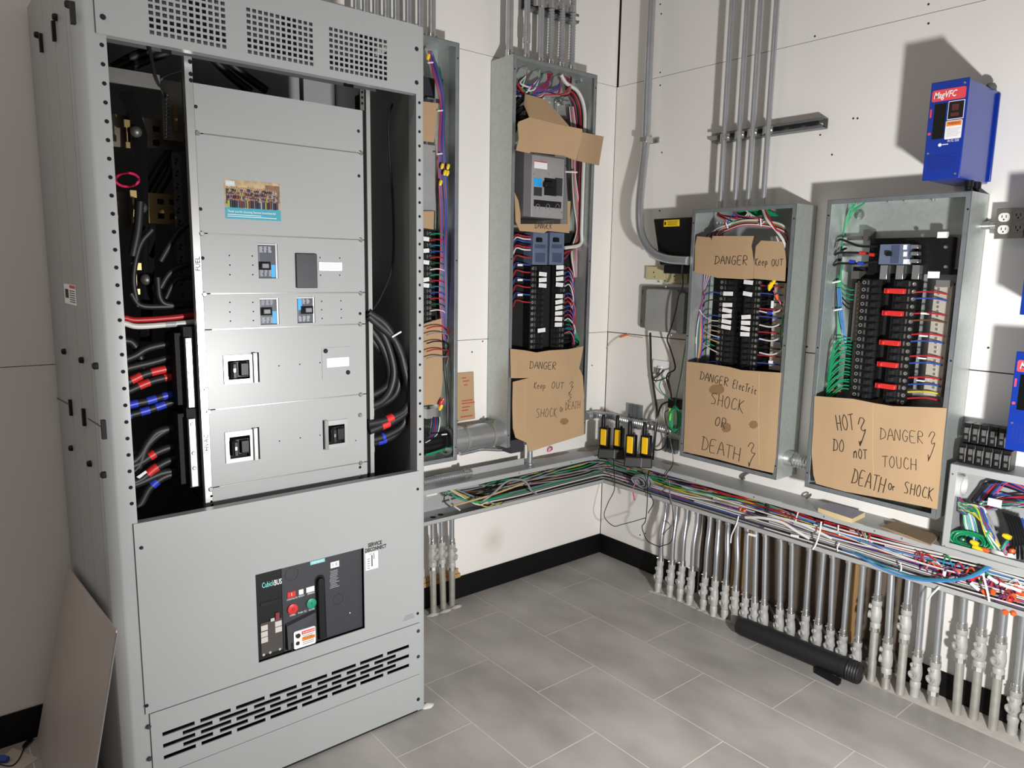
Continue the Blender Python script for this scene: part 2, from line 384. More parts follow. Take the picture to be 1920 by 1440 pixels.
def post(a0, a1, outer):           # folded corner post with a row of round-ish holes in its face
    b = MB(PAINT); n = 7; pts = []
    rad = .03
    # outer rounded fold, extruded vertically as a strip
    prof = []
    if outer < 0:
        prof = [(a0, .614), (a0, F-.006-rad)]+[(a0+.001, F-.033), (a0+.003, F-.029), (a0+.024, F-.009), (a0+.028, F-.007), (a0+.032, F-.006)]+[(a1, F-.006)]
    else:
        prof = [(a1, .06+.55), (a1, F-.02)]+[(a1-.014+.014*math.cos(t), F-.02+.014*math.sin(t)) for t in [math.pi/2*k/6 for k in range(7)]]+[(a0, F-.006)]
    z0, z1 = .004, TOP-.004
    vs = []; fs = []
    for a, d in prof: vs += [(a, -d, z0), (a, -d, z1)]
    for i in range(len(prof)-1):
        q = (2*i, 2*i+2, 2*i+3, 2*i+1); fs.append(q if outer < 0 else q[::-1])
    b.add(vs, fs)
    b.box(a0 if outer > 0 else a1-.003, a0+.003 if outer > 0 else a1, F-.05, F-.0062, z0, z1)
    return b
pl_ = post(XL, f1(237, 640)[0], -1)
LI = f1(237, 640)[0]; RI = f1(783, 540)[0]
pr_ = post(RI-.0, XR, 1)
hl = pl_.use(HOLE); k = 0
z = 2.118
while z > .93:
    hl.disc(LI-.011, F-.0058, z, .0052, 8); z -= .0445
hl = pr_.use(HOLE); z = 2.118
while z > .93:
    hl.disc(RI+.012, F-.0058, z, .0048, 8); z -= .0445
pL = pl_.build('corner_post', SG); pR = pr_.build('corner_post', SG)
# ventilated header
VX0, VX1, VZ0, VZ1 = -2.552, -1.642, 2.142, TOP-.004
xs = [VX0]; zs = [VZ0]; holes = set()
z0g, z1g, nz, pz = 2.164, 2.287, 8, .0154
for j in range(nz): zs += [z0g+j*pz, z0g+j*pz+.0098]
zs.append(VZ1)
ci = 0
for g0, g1 in ((-2.432, -2.243), (-2.186, -1.997), (-1.946, -1.756)):
    px = (g1-g0+.0055)/12
    for c in range(12):
        xs += [g0+c*px, g0+c*px+px-.0055]
        for j in range(nz): holes.add((len(xs)-2, 2*j+1))
xs.append(VX1)
# resolve: column index of a hole is the interval that starts at its left edge
b = MB(PAINT).plate(xs, zs, holes, F-.003, F)
b.box(VX0, VX1, F-.03, F-.003, VZ0, VZ0+.003)
hd = b.build('vent_header', SG)
b = MB(M('louver_insect_screen', (105, 108, 108), .4, .6)).box(VX0+.05, VX1-.05, F-.19, F-.185, VZ0+.03, VZ1-.01); b.build('baffle_plate', SG)
def screws(par, pts, mat=BLACKM, r=.0065, d=F):
    for u, v in pts:
        a, z = on('A', u, v, d); MB(mat).screw(a, d, z, r, .004).build('screw', par)
screws(hd, ((193,32),(781,92),(781,155)))
# lower door with the opening for the service breaker
DZ0, DZ1 = avg(f1(273,1342)[1], f1(787,1167)[1]), avg(f1(255,982)[1], f1(787,883)[1])
BX0, BX1 = f1(482,1160)[0], f1(683,1100)[0]; BZ1 = avg(f1(480,1078)[1], f1(683,1027)[1]); BZ0 = avg(f1(484,1244)[1], f1(683,1178)[1])
DX0, DX1 = -2.541, -1.642
b = MB(PAINT).plate([DX0, BX0, BX1, DX1], [DZ0+.002, BZ0, BZ1, DZ1], {(1, 1)}, F-.004, F)
b.box(DX0, DX1, F-.03, F-.004, DZ1-.004, DZ1)
door = b.build('lower_door', SG)
screws(door, ((265,1027),(275,1323),(783,917),(783,1150)), r=.005)
a, z = f1(704, 1026); b = MB(INK).text('SERVICE', a-.002, F+.0006, z+.012, .0125, .052, bold=.035).text('DISCONNECT', a+.001, F+.0006, z-.0045, .0125, .08, bold=.035); b.build('lettering', door, 'black SERVICE DISCONNECT lettering')
x0, z1 = f1(685, 1036); x1, z0 = f1(709, 1064)
b = MB(PAPER).box(x0, x1, F, F+.0006, z0, z1-.004).use(INK); b.text('METER', avg(x0, x1), F+.001, z1-.010, .005)
for k in range(5): b.box(x0+.006, x0+.016, F, F+.001, z0+.006+k*.008, z0+.008+k*.008)
b.box(x0+.022, x0+.026, F, F+.001, z0+.01, z1-.014).box(x0+.03, x0+.0325, F, F+.001, z1-.03, z1-.012); b.build('sticker', door, 'small white wiring sticker')
a, z = f1(767, 1157); b = MB(M('grey_print', (120,120,122), .7))
for k in range(4): b.box(a-.026+k*.003, a+.022-k*.002, F, F+.0005, z-.008+k*.005, z-.006+k*.005)
b.build('fine_print', door)
# service breaker
y0 = F-.012
b = MB(DARK).box(BX0+.002, BX1-.002, y0-.1, y0, BZ0+.002, BZ1-.002)
CB = b.build('service_breaker', SG, 'charcoal service breaker face')
def g(u, v): return on('A', u, v, y0)
def zoom4(x, y): return (460+x/5.539, 1000+y/5.539)
def q4(x, y): return g(*zoom4(x, y))
sx = q4(392, 800)[0]
b = MB(BLACK).box(BX0+.003, sx-.006, y0, y0+.006, BZ0+.004, BZ1-.004)
trip = b.build('trip_unit', CB)
MB(HOLE).box(sx-.005, sx-.001, y0-.001, y0+.001, BZ0+.002, BZ1-.002).build('groove', CB)
tz = q4(265, 535)[1]
b = MB(M('pale_print', (220, 225, 228), .5)).text('BUS', q4(330, 505)[0], y0+.0066, q4(330, 500)[1], .017, .024, bold=.02)
b.use(M('teal_letter', (120, 205, 200), .5)).text('Cubicle', q4(232, 530)[0], y0+.0066, q4(232, 522)[1], .017, .04, bold=.01); b.build('lettering', trip)
p0, p1 = q4(125, 760), q4(370, 660)
MB(M('smoked_window', (20, 20, 24), .12)).box(p0[0]+.006, p1[0]-.002, y0+.006, y0+.009, p0[1], p1[1]-.0).build('display_window', trip)
p0, p1 = q4(135, 1330), q4(380, 800)
b = MB(M('clear_keypad_cover', (66, 62, 60), .2)).box(p0[0]+.008, p1[0]-.004, y0+.006, y0+.0085, p0[1]+.02, p1[1]-.02); kp = b.build('keypad', trip)
for x, y in ((185,970),(185,1035),(187,1095),(330,925),(332,985),(270,885)):
    a, z = q4(x, y); s = .0105 if x != 270 else .006
    MB(M('key_cap', (190, 186, 180), .5)).box(a-s, a+s, y0+.0085, y0+.0105, z-s*.8, z+s*.8).build('key', kp)
a, z = q4(322, 850); MB(M('maroon_key', (120, 40, 44), .5)).box(a-.006, a+.006, y0+.0085, y0+.010, z-.012, z+.012).build('key', kp)
for x, y in ((180,1250),(247,1225),(348,1190)):
    a, z = q4(x, y); MB(SILVER).disc(a, y0+.0088, z, .0042).build('screw', kp)
def lbl(par, x, y, w, h, mat, name, txt=None, tm=None, tw=None, lab=None, dd=0):
    a, z = q4(x, y); bb = MB(mat).box(a-w/2, a+w/2, y0+dd, y0+dd+.002, z-h/2, z+h/2)
    if txt: bb.use(tm or PAPER).text(txt, a, y0+dd+.0026, z, h*.55, tw)
    return bb.build(name, par, lab)
lbl(CB, 478, 633, .026, .018, RED, 'indicator', 'I', PAPER, None, 'red contacts indicator')
lbl(CB, 577, 607, .015, .016, PAPER, 'indicator'); lbl(CB, 673, 580, .027, .017, PAPER, 'indicator')
for x, y, t, w in ((485,680,'CONTACTS',.034),(582,650,'READY',.02),(682,622,'SPRING',.024),(490,850,'OPEN',.018),(592,818,'PUSH TO',.028),(688,790,'CLOSE',.02)):
    a, z = q4(x, y); MB(PAPER).text(t, a, y0+.0006, z, .0055, w).build('lettering', CB)
for x, y, m, t in ((486,782,RED,'O'),(680,723,M('green_button', (26, 140, 110), .4),'I')):
    a, z = q4(x, y); bb = MB(m).lathe((a, y0-.001, z), (0, 1, 0), [(0, .0165), (.007, .0165), (.008, .014)], 20).build('push_button', CB, ('red' if t == 'O' else 'green')+' push button')
    MB(INK).text(t, a, y0+.0075, z, .01).build('lettering', bb)
lbl(CB, 512, 925, .042, .013, M('blue_badge', (70, 140, 175), .5), 'badge', 'SIEMENS', PAPER, .036)
lbl(CB, 655, 880, .036, .009, M('grey_badge', (70, 72, 78), .5), 'badge', 'WL2000', PAPER, .03)
lbl(CB, 748, 292, .05, .012, M('teal_badge', (120, 190, 195), .5), 'badge', 'SIEMENS', PAPER, .04)
lbl(CB, 927, 322, .03, .02, PAPER, 'sticker', 'I  II', INK, .016)
b = MB(M('grey_print2', (128, 130, 134), .6))
for k in range(11):
    a, z = q4(930, 385+k*17); b.box(a-.019+R.uniform(0, .004), a+.016-R.uniform(0, .012), y0, y0+.0006, z-.0014, z+.0014)
b.build('fine_print', CB)
for x, y, r in ((480,425,.021),(962,683,.018)):
    a, z = q4(x, y); b = MB(M('dark_ring', (38, 39, 44), .5)); P = [(a+r*math.cos(t), y0+.0002, z+r*math.sin(t)) for t in [k*math.pi/12 for k in range(25)]]
    b.tube(P, .0009, 5, caps=False).build('knockout_ring', CB)
# charging handle
a0, zt = q4(737, 430); a1, zb = q4(835, 1095)
am = avg(q4(777, 700)[0], q4(777, 700)[0]); b = MB(HOLE)
pts = [(am-.016, zb+.004), (am+.02, zb+.004), (am+.017, zt-.02)]+[(am+.017*math.cos(t), zt-.02+.017*math.sin(t)) for t in [k*math.pi/8 for k in range(1, 8)]]+[(am-.017, zt-.02)]
b.prism(pts, y0-.001, y0+.001).build('handle_recess', CB)
b = MB(BLACK)
hp = [(am-.011, zb+.01), (am+.013, zb+.01), (am+.012, zb+.08), (am+.012, zt-.022)]+[(am+.012*math.cos(t), zt-.022+.012*math.sin(t)) for t in [k*math.pi/8 for k in range(1, 8)]]+[(am-.012, zt-.022), (am-.012, zb+.08)]
b.prism(hp, y0, y0+.014).build('charging_handle', CB, bev=.003)
b = MB(DARK).hexa([(sx+.004, y0, BZ0+.01), (am-.02, y0, BZ0+.02), (am-.02, y0, BZ0+.115), (sx+.004, y0, BZ0+.095)], [(sx+.006, y0+.018, BZ0+.012), (am-.022, y0+.018, BZ0+.02), (am-.022, y0+.014, BZ0+.11), (sx+.006, y0+.012, BZ0+.09)])
lower = b.build('lower_cover', CB)
w0, w1 = q4(505, 1205), q4(727, 965); yy = y0+.02
aL, aR = on('A', *zoom4(505, 1100), yy)[0], on('A', *zoom4(730, 1050), yy)[0]; zB, zT = on('A', *zoom4(615, 1175), yy)[1], on('A', *zoom4(615, 995), yy)[1]
b = MB(PAPER).rbox(aL, aR, yy-.004, yy, zB, zT, .005).use(RED).box(aL+.026, aR-.002, yy, yy+.0006, zT-.016, zT-.005)
b.use(PAPER).text('DANGER', avg(aL+.026, aR), yy+.001, zT-.0105, .006, .04).use(M('orange_print', (236, 140, 40), .5)).box(aL+.026, aR-.002, yy, yy+.0006, avg(zB, zT)-.008, avg(zB, zT)+.002)
b.use(INK).text('WARNING', avg(aL+.026, aR), yy+.001, avg(zB, zT)-.003, .005, .036)
for k in range(3): b.box(aL+.028, aR-.006-.004*k, yy, yy+.0005, zT-.022-k*.005, zT-.0205-k*.005).box(aL+.028, aR-.006, yy, yy+.0005, zB+.008+k*.006, zB+.0095+k*.006)
b.disc(aL+.014, yy+.0004, zT-.016, .008, 12).disc(aL+.012, yy+.0004, zB+.018, .0065, 12); b.text('?', aL+.006, yy+.001, zT-.012, .01); b.build('warning_sticker', lower, 'white danger sticker with red and orange bands')
MB(HOLE).box(sx+.016, aL-.004, y0+.012, y0+.019, zB-.004, zB+.024).build('padlock_slot', lower)
a, z = q4(1086, 826); MB(PAPER).disc(a, y0, z, .002).build('screw', CB)
# slotted grille and kick plate
GZ0, GZ1 = avg(f1(787,1262)[1], f1(343,1440)[1]), DZ0-.001
rows = [.272, .2535, .2355, .2175, .199]; h = .0062
zs = [GZ0+.002]; holes = set()
for zz in sorted(rows): zs += [zz-h, zz+h]
zs.append(GZ1)
Lp = (2.502-1.685+.014)/8
edges = set([DX0+.01, DX1]); slots = []
for ri, zz in enumerate(sorted(rows)):
    if ri % 2 == 0: sl = [(-2.502+c*Lp, -2.502+c*Lp+Lp-.016) for c in range(8)]
    else: sl = [(-2.502+(c+.5)*Lp+.002, -2.502+(c+.5)*Lp+Lp-.018) for c in range(7)]
    for p in sl: slots.append((ri, p)); edges |= {round(p[0], 5), round(p[1], 5)}
xs = sorted(edges)
for ri, p in slots:
    for i in range(len(xs)-1):
        if xs[i] >= p[0]-1e-4 and xs[i+1] <= p[1]+1e-4: holes.add((i, 2*ri+1))
gr = MB(PAINT).plate(xs, zs, holes, F-.004, F).build('slotted_grille', SG)
screws(gr, ((279,1363),(281,1423),(784,1183),(784,1231)), DARK)
kk = MB(PAINT).box(DX0+.01, DX1, F-.004, F, .012, GZ0).build('kick_plate', SG); screws(kk, ((784,1311),))
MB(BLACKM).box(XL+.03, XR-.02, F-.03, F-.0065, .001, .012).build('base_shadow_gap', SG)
MB(BLACKM).box(XL+.03, XR-.03, F-.04, F-.035, .02, DZ1-.03).build('inner_door_back', SG)
# dead front trims
ex = avg(f2(370, 255)[0], f2(388, 760)[0]); ex1 = avg(f2(681, 300)[0], f2(687, 760)[0]); 
div = [avg(f2(360,155)[1], f2(680,205)[1]), avg(f2(375,250)[1], f2(675,287)[1]), avg(f2(380,437)[1], f2(680,450)[1]), avg(f2(391,550)[1], f2(670,549)[1]),
       avg(f2(393,619)[1], f2(670,607)[1]), avg(f2(440,764)[1], f2(670,740)[1]), avg(f2(440,908)[1], f2(670,868)[1]), .86]
def hole_plate(z0, z1, hs):
    xs = sorted({ex, ex1} | {x for h in hs for x in h[:2]}); zs = sorted({z0, z1} | {z for h in hs for z in h[2:]}); H = set()
    for i in range(len(xs)-1):
        for j in range(len(zs)-1):
            cx, cz = avg(xs[i], xs[i+1]), avg(zs[j], zs[j+1])
            if any(h[0] < cx < h[1] and h[2] < cz < h[3] for h in hs): H.add((i, j))
    return MB(PAINT).plate(xs, zs, H, DF-.003, DF)
def rect(x0, y0, x1, y1): # pixel corners, on the dead front
    p, q = f2(x0, y0), f2(x1, y1); return (p[0], q[0], q[1], p[1])
HS = {2: [rect(483,456,522,522)], 3: [rect(487,559,524,608), rect(556.5,557,591,605)], 4: [rect(418,667,476,716)], 5: [rect(421,811,477,861), rect(608,790,652,835)]}
PILOT = dict(((2, ((430,479),(431,497),(431,515),(473,480),(474,497),(474,515),(600,483),(637,484),(601,516),(637,516))), (3, ((431,567),(431,585),(432,602),(474,567),(475,584),(475,601),(603,565),(603,581),(604,597),(639,564),(640,580),(640,596))),
                (4, ((482,689),(523,686),(562,683),(600,680))), (5, ((484,832),(524,827),(563,821),(600,816),(667,826)))))
trims = []
for i in range(7):
    bb = hole_plate(div[i+1]+.0015, div[i]-.0015, HS.get(i, []))
    bb.box(ex, ex1, DF-.02, DF-.003, div[i]-.0035, div[i]-.0015)
    bb.use(HOLE)
    for u, v in PILOT.get(i, ()): bb.disc(f2(u, v)[0], DF, f2(u, v)[1], .0022, 6)
    trims.append(bb.build('dead_front_trim', SG))
    if i: MB(SILVER).box(ex+.02, ex1-.012, DF-.004, DF+.0012, div[i]-.0012, div[i]+.0012).build('seam_bead', trims[-1])
for u, v in ((370,250),(676,287),(378,438),(676,450),(383,552),(676,550),(675,608),(386,730),(391,772),(676,740),(676,868),(675,778),(395,917),(676,893)):
    a, z = f2(u, v); MB(SILVER).screw(a, DF, z, .0075, .005).build('screw', SG)
for u, v in ((367,200),(376,392),(380,484),(672,246),(673,330),(675,588),(396,930),(396,940),(397,947),(675,876)):
    a, z = f2(u, v); MB(BLACKM).screw(a, DF, z, .005, .002).build('screw', SG)
# photo sticker
P4 = [f2(421.5, 333), f2(526, 347), f2(525.5, 418), f2(420.5, 406)]
x0, x1 = avg(P4[0][0], P4[3][0]), avg(P4[1][0], P4[2][0]); z1, z0 = avg(P4[0][1], P4[1][1]), avg(P4[2][1], P4[3][1]); d = DF+.0006
zm = z0+(z1-z0)*.29
b = MB(M('photo_room', (172, 150, 112), .5, 0, .3, 60)).box(x0, x1, DF, d, zm, z1).use(TEAL).box(x0, x1, DF, d, z0, zm)
b.use(M('photo_shelves', (112, 86, 62), .5, 0, .35, 90)).box(x1-.045, x1-.002, d, d+.0002, zm+.02, z1-.008)
cols = [(34,34,38), (44,50,84), (110,52,40), (140,160,60), (150,150,148), (84,94,112), (70,48,78), (28,28,30), (150,140,70), (52,62,60)]
for row in range(4):
    for k in range(22):
        cx = x0+.008+(x1-x0-.016)*(k+.5*(row % 2))/22; hh = zm+.010+(.042-row*.0105)+R.uniform(-.003, .003); w = .0042; dd = d+.0003+.0001*row
        ci = R.randrange(10); b.use(M('shirt_%d' % ci, cols[ci], .6)).box(cx-w, cx+w, d, dd, max(zm, hh-.022), hh)
        b.use(M('photo_skin', (150, 105, 80), .6)).disc(cx, dd, hh+.0035, .0028, 8, .0001)
b.use(M('photo_caption_bg', (190, 200, 204), .5)).box(x0+.004, x0+.03, d, d+.0003, z1-.018, z1-.004)
b.use(PAPER).text('SIEMENS', x0+.017, d+.0006, z1-.011, .004, .02)
b.text('Thank you for choosing Siemens Switchboards!', avg(x0, x1)-.004, d+.0004, zm-.011, .0062, (x1-x0)*.86)
for k in range(2): b.box(x0+.006, x1-.012-R.uniform(0, .05), d, d+.0003, zm-.0205-k*.005, zm-.019-k*.005)
b.build('photo_sticker', trims[1], 'colour photo sticker with teal caption')
# moulded case breakers showing through the trims
def case_breaker(h, tr, flip, tall):
    x0, x1, z0, z1 = h; m = .0015
    bb = MB(M('breaker_face', (56, 60, 70), .4, 0, .1, 50)).box(x0+m, x1-.006, DF-.06, DF-.004, z0+m, z1-.004)
    o = bb.build('breaker', trims[tr])
    MB(M('trim_frame', (196, 198, 198), .35, .3)).box(x1-.006, x1-.001, DF-.03, DF-.002, z0, z1).box(x0, x1, DF-.03, DF-.003, z1-.004, z1-.001).build('bezel', o)
    zc = z0+(z1-z0)*(.36 if not flip else .48) if tall else avg(z0, z1); xc = x0+(x1-x0)*(.3 if not flip else .58)
    MB(HOLE).box(xc-.02, xc+.02, DF-.004, DF-.002, zc-.012, zc+.012).build('toggle_slot', o)
    MB(M('toggle_grey', (120, 120, 124), .4)).box(xc-.009, xc+.012, DF-.004, DF+.008, zc-.007, zc+.007).build('toggle', o, bev=.002)
    s = 1 if not flip else -1
    cb = x1-.02 if not flip else x0+.004
    MB(CYAN).box(cb, cb+.013, DF-.004, DF-.0028, (z0+.003) if not flip else z1-.04, (z0+.04) if not flip else z1-.005).build('blue_tab', o)
    bb = MB(M('rating_print', (150, 156, 166), .6)).box(x0+.004, x0+.005, DF-.004, DF-.0034, z0+.01, z1-.01)
    for r0, r1 in (((.06, .3), (.06, .3)) if not tall else ((.04, .24), (.78, .94)),)[0:1][0] if False else ((.06, .28), (.74, .92)):
        for k in range(7):
            zz = z0+(z1-z0)*(r0+(r1-r0)*k/7)
            for j in range(3): bb.box(x0+.006+j*.013, x0+.006+j*.013+R.uniform(.006, .011), DF-.004, DF-.0032, zz, zz+.0024)
    bb.build('rating_label', o)
    return o
case_breaker(HS[2][0], 2, False, True); case_breaker(HS[3][0], 3, False, False); case_breaker(HS[3][1], 3, True, False)
x0, x1, z0, z1 = rect(553, 475, 594, 540)
MB(DARK).rbox(x0, x1, DF, DF+.008, z0, z1, .003).build('blank_cover', trims[2], 'black blank cover plate', bev=.0015)
for tr, r4 in ((2, (597, 491, 641, 508)), (4, (612, 672, 654, 686))):
    x0, x1, z0, z1 = rect(*r4); b = MB(PAPER).rbox(x0, x1, DF+.0015, DF+.0025, z0, z1, .003).use(M('faint_print', (200, 200, 204), .6))
    for k in range(4): b.box(x0+.008, x1-.008, DF+.0025, DF+.0029, z0+.006+k*.006, z0+.0078+k*.006)
    b.build('instruction_label', trims[tr], 'white instruction label')
x0, x1, z0, z1 = rect(603, 652.5, 659, 707)
b = MB(PAINT).box(x0, x1, DF, DF+.0015, z0, z1); cp = b.build('cover_plate', trims[4])
for u, v in ((610,658),(652,698)):
    a, z = f2(u, v); MB(BLACKM).screw(a, DF+.0015, z, .0075, .004).build('screw', cp)
def big_handle(h, tr, left):
    x0, x1, z0, z1 = h
    o = MB(M('handle_frame', (178, 180, 180), .3, .6)).plate([x0, x0+.012, x1-.012, x1], [z0, z0+.012, z1-.016, z1], {(1, 1)}, DF-.02, DF+.004).build('operator_frame', trims[tr])
    MB(BLACKM).box(x0+.004, x1-.004, DF-.06, DF-.018, z0+.004, z1-.004).build('well', o)
    hx0, hx1 = x0+.014, x1-.014; zc = avg(z0, z1)
    b = MB(BLACK).box(hx0, hx1, DF-.018, DF+.004, zc-.026, zc+.024).box(hx0+.002, hx0+.016, DF+.004, DF+.03, zc-.024, zc+.022).box(hx1-.03, hx1-.004, DF+.004, DF+.016, zc-.02, zc+.02)
    b.build('rotary_handle', o, bev=.003)
    MB(SILVER).box(hx0+.005, hx0+.011, DF+.03, DF+.0306, zc-.004, zc+.006).build('mark', o)
    e = x1 if left else x0
    MB(SILVER).box(e-.003, e+.009, DF-.01, DF+.012, z0-.002, z1+.004).use(HOLE).box(e+.009 if left else e-.006, e+.018 if left else e-.003, DF-.002, DF+.001, z0-.002, z1+.004).build('locking_strip', o, bev=.001)
for h, tr, l in ((HS[4][0], 4, True), (HS[5][0], 5, True), (HS[5][1], 5, False)): big_handle(h, tr, l)
# hinge stiles either side of the trims
STL = M('bright_stile', (196, 198, 196), .28, .65, .05, 10)
zt = f2(350, 105)[1]
b = MB(STL).box(ex-.022, ex-.001, DF-.02, DF+.002, .87, zt).use(HOLE)
for u, v in ((362,117),(363,140),(365,152)):
    a, z = f2(u, v); b.disc(ex-.006, DF+.0022, z, .006, 8)
st = b.build('hinge_stile', SG, bev=.002)
a, z = f2(375, 495); b = MB(INK).text('FUEL', ex-.011, DF+.003, z, .013, rot=math.pi/2); a, z = f2(385, 830); b.text('HVAC', ex-.011, DF+.003, z, .013, rot=math.pi/2); b.build('lettering', st)
b = MB(STL).box(ex1+.012, ex1+.026, DF-.05, DF+.002, .87, avg(f2(684,168)[1])).use(BLACKM).box(ex1+.0005, ex1+.012, DF-.05, DF-.012, .87, div[0]+.05); b.build('hinge_stile', SG)
b = MB(DULL).box(ex1-.008, ex1+.006, DF-.004, DF+.001, div[0], f2(673,167)[1]).use(HOLE)
for v in (172, 182, 193): b.disc(ex1-.001, DF+.0012, f2(673, v)[1], .0045, 8)
b.build('bracket', SG)
x0, z1 = f2(690, 745); x1, z0 = f2(697, 853); MB(STL).box(ex1+.028, ex1+.045, DF-.06, DF-.03, z0, z1).build('end_bracket', SG)
# ---- inside the left gap
def P(u, v, d): a, z = on('A', u, v, d); return (a, d, z)
x0, z0 = on('A', 250, 157, .5); x1, z1 = on('A', 250, 137, .5)
MB(DULL).box(LI-.03, on('A', 300, 150, .5)[0], .49, .5, z0-.005, z1+.006).build('cross_bar', SG)
for pts, r in (([(268,560),(262,250),(236,172)], .02), ([(272,640),(280,420)], .018)):
    MB(BLACK).tube([P(u, v, .42) for u, v in pts], r, 6).build('insulated_bus_bar', SG)
for u, v in ((255,247),(265,389),(274,524)):
    a, z = on('A', u, v, .445); MB(DULL).lathe((a, .44, z), (0, 1, 0), [(0, .013), (.006, .016), (.014, .012), (.018, .004)], 12).build('insulator_bolt', SG)
def rod(x0, y0, x1, y1, d, mat, name, hs=(), th=.006):
    p, q = on('A', x0, y0, d), on('A', x1, y1, d); bb = MB(mat).box(p[0], q[0], d-th, d, q[1], p[1])
    bb.use(HOLE)
    for u, v in hs:
        a, z = on('A', u, v, d); bb.box(a-.009, a+.009, d, d+.001, z-.008, z+.008)
    return bb.build(name, SG)
PLT = M('tinned_bus', (128, 118, 104), .35, .7, .12, 14)
rod(208, 213, 246, 278, .36, PLT, 'bus_plate'); rod(264, 220, 352, 285, .38, PLT, 'bus_plate', ((293,242),(293,268)))
rod(276, 361, 328, 421, .38, BRASS, 'bus_plate', ((301,378),(323,379),(302,405),(324,406)))
rod(215, 360, 245, 425, .34, PLT, 'bus_plate'); rod(352, 365, 357, 422, .45, BRASS, 'bus_plate')
for (u0, v0, u1, v1) in ((247,357,254,418),(250,493,263,552),(236,225,241,278)):
    pr = rod(u0, v0, u1, v1, .43, BRASS, 'fuse_clip'); 
    p = on('A', u0, v0, .43); q = on('A', u1, v1, .43); MB(BRASS).box(p[0]-.006, q[0]+.006, .425, .437, p[1]-.02, p[1]).box(p[0]-.004, q[0]+.004, .425, .434, q[1], q[1]+.016).build('clip_end', pr)
p, q = on('A', 322, 285, .44), on('A', 350, 530, .44)
b = MB(M('perforated_strip', (92, 92, 90), .5, .3)).box(p[0], q[0], .435, .44, q[1], p[1]).use(HOLE)
for k in range(13): b.disc(p[0]+.012, .4405, p[1]-.02-k*.035, .004, 6).disc(q[0]-.014, .4405, p[1]-.03-k*.035, .004, 6)
b.build('perforated_strip', SG)
# terminal block near the top
b = MB(DULL).box(*[on('A', u, 200, .47)[0] for u in (306, 344)], .44, .46, on('A', 320, 262, .47)[1], on('A', 320, 150, .47)[1])
tb = b.build('neutral_block', SG)
for k in range(12):
    a, z = on('A', 314, 178+k*7, .475); MB(SILVER).lathe((a, .46, z), (0, 1, 0), [(0, .005), (.008, .005), (.01, .003)], 8).build('terminal_screw', tb)
rod(324, 196, 334, 246, .48, BRASS, 'fuse_clip')
MB(CABLE).wire([P(278,78,.5), P(285,115,.5), P(293,150,.5), P(310,182,.49)], .005).build('bonding_wire', SG)
MB(SILVER).wire([P(293,155,.5), P(315,142,.49), P(345,133,.48)], .003).build('bonding_wire', SG)
pts = [(238.5+22*math.cos(t), 337+13*math.sin(t)) for t in [k*math.pi/9 for k in range(19)]]
MB(M('pink_wire', (206, 40, 92), .35)).tube([P(u, v, .52+.02*math.sin(i)) for i, (u, v) in enumerate(pts)], .0035, 6).build('wire_loop', SG, 'pink wire loop')
def cable(pts, r, col, d, tapes=(), name='cable', dd=None):
    if pts[0][0] < 263 and 580 < pts[0][1] < 960: pts = [(pts[0][0]-40, pts[0][1]+(14 if pts[0][1] > 650 else 2))]+list(pts)
    P3 = [P(u, v, (d+(dd[i] if dd else 0))) for i, (u, v) in enumerate(pts)]
    S = smooth(P3, 6); c = MB(col).tube([(p.x, p.y, p.z) for p in S], r, 10); o = c.build(name, SG)
    for t, w, m in tapes:
        i0, i1 = int(t*(len(S)-1)), int(min(1, t+w)*(len(S)-1)); i1 = max(i1, i0+1)
        MB(m).tube([(p.x, p.y, p.z) for p in S[i0:i1+1]], r*1.09, 10).build('tape_band', o, ('red' if m is RED else 'blue' if m is BLUE else 'white')+' tape band')
    return o
WRED, WWHT = M('red_cable', (176, 30, 34), .4), M('white_cable', (206, 204, 200), .4)
cable([(232,596),(255,600),(320,596),(372,589)], .008, WRED, .53); cable([(230,606),(258,612),(320,608),(372,603)], .008, WWHT, .54, ((.72, .1, MATS['grey_enamel']),))
for pts, tp in (([(240,716),(270,702),(310,692),(345,687)], ((.33,.14,RED),(.62,.14,RED))), ([(240,733),(280,716),(320,706),(345,702)], ((.4,.14,RED),(.7,.16,RED))),
                ([(240,760),(275,752),(310,742),(345,734)], ((.28,.12,BLUE),(.5,.13,BLUE),(.72,.13,BLUE))), ([(245,778),(280,768),(315,756),(345,746)], ((.2,.08,BLUE),(.38,.12,BLUE),(.6,.12,BLUE))),
                ([(240,690),(290,678),(342,662)], ()), ([(250,668),(280,652),(340,640)], ())):
    cable(pts, .011, CABLE, .5, tp)
for pts, tp in (([(255,880),(275,835),(310,806),(350,796)], ()), ([(258,870),(290,850),(320,838),(352,832)], ((.42,.12,RED),)), ([(262,900),(290,878),(320,862),(354,852)], ((.4,.15,RED),)),
                ([(258,950),(280,915),(312,892),(356,884)], ((.55,.1,BLUE),)), ([(262,905),(300,888),(330,882),(354,876)], ()), ([(255,862),(280,825),(300,808),(345,800)], ())):
    cable(pts, .0125, CABLE, .5, tp)
a, z = on('A', 264, 888, .54); MB(PAPER).sheet([(a-.012, .54, z-.008), (a+.012, .545, z+.008), (a+.016, .545, z+.002), (a-.004, .54, z-.014)]).build('cable_tag', SG)
for pts, r in (([(300,540),(318,512),(345,498),(370,495)], .009), ([(295,520),(300,560),(320,572),(372,570)], .009), ([(245,550),(262,572),(300,575),(370,571)], .009), ([(310,560),(330,525),(365,520)], .007), ([(285,430),(262,460),(250,520),(258,575)], .008),
               ([(244,640),(262,668),(268,690)], .011), ([(300,490),(330,440),(352,420)], .009), ([(262,378),(258,430),(248,480)], .012)):
    cable(pts, r, CABLE, .48)
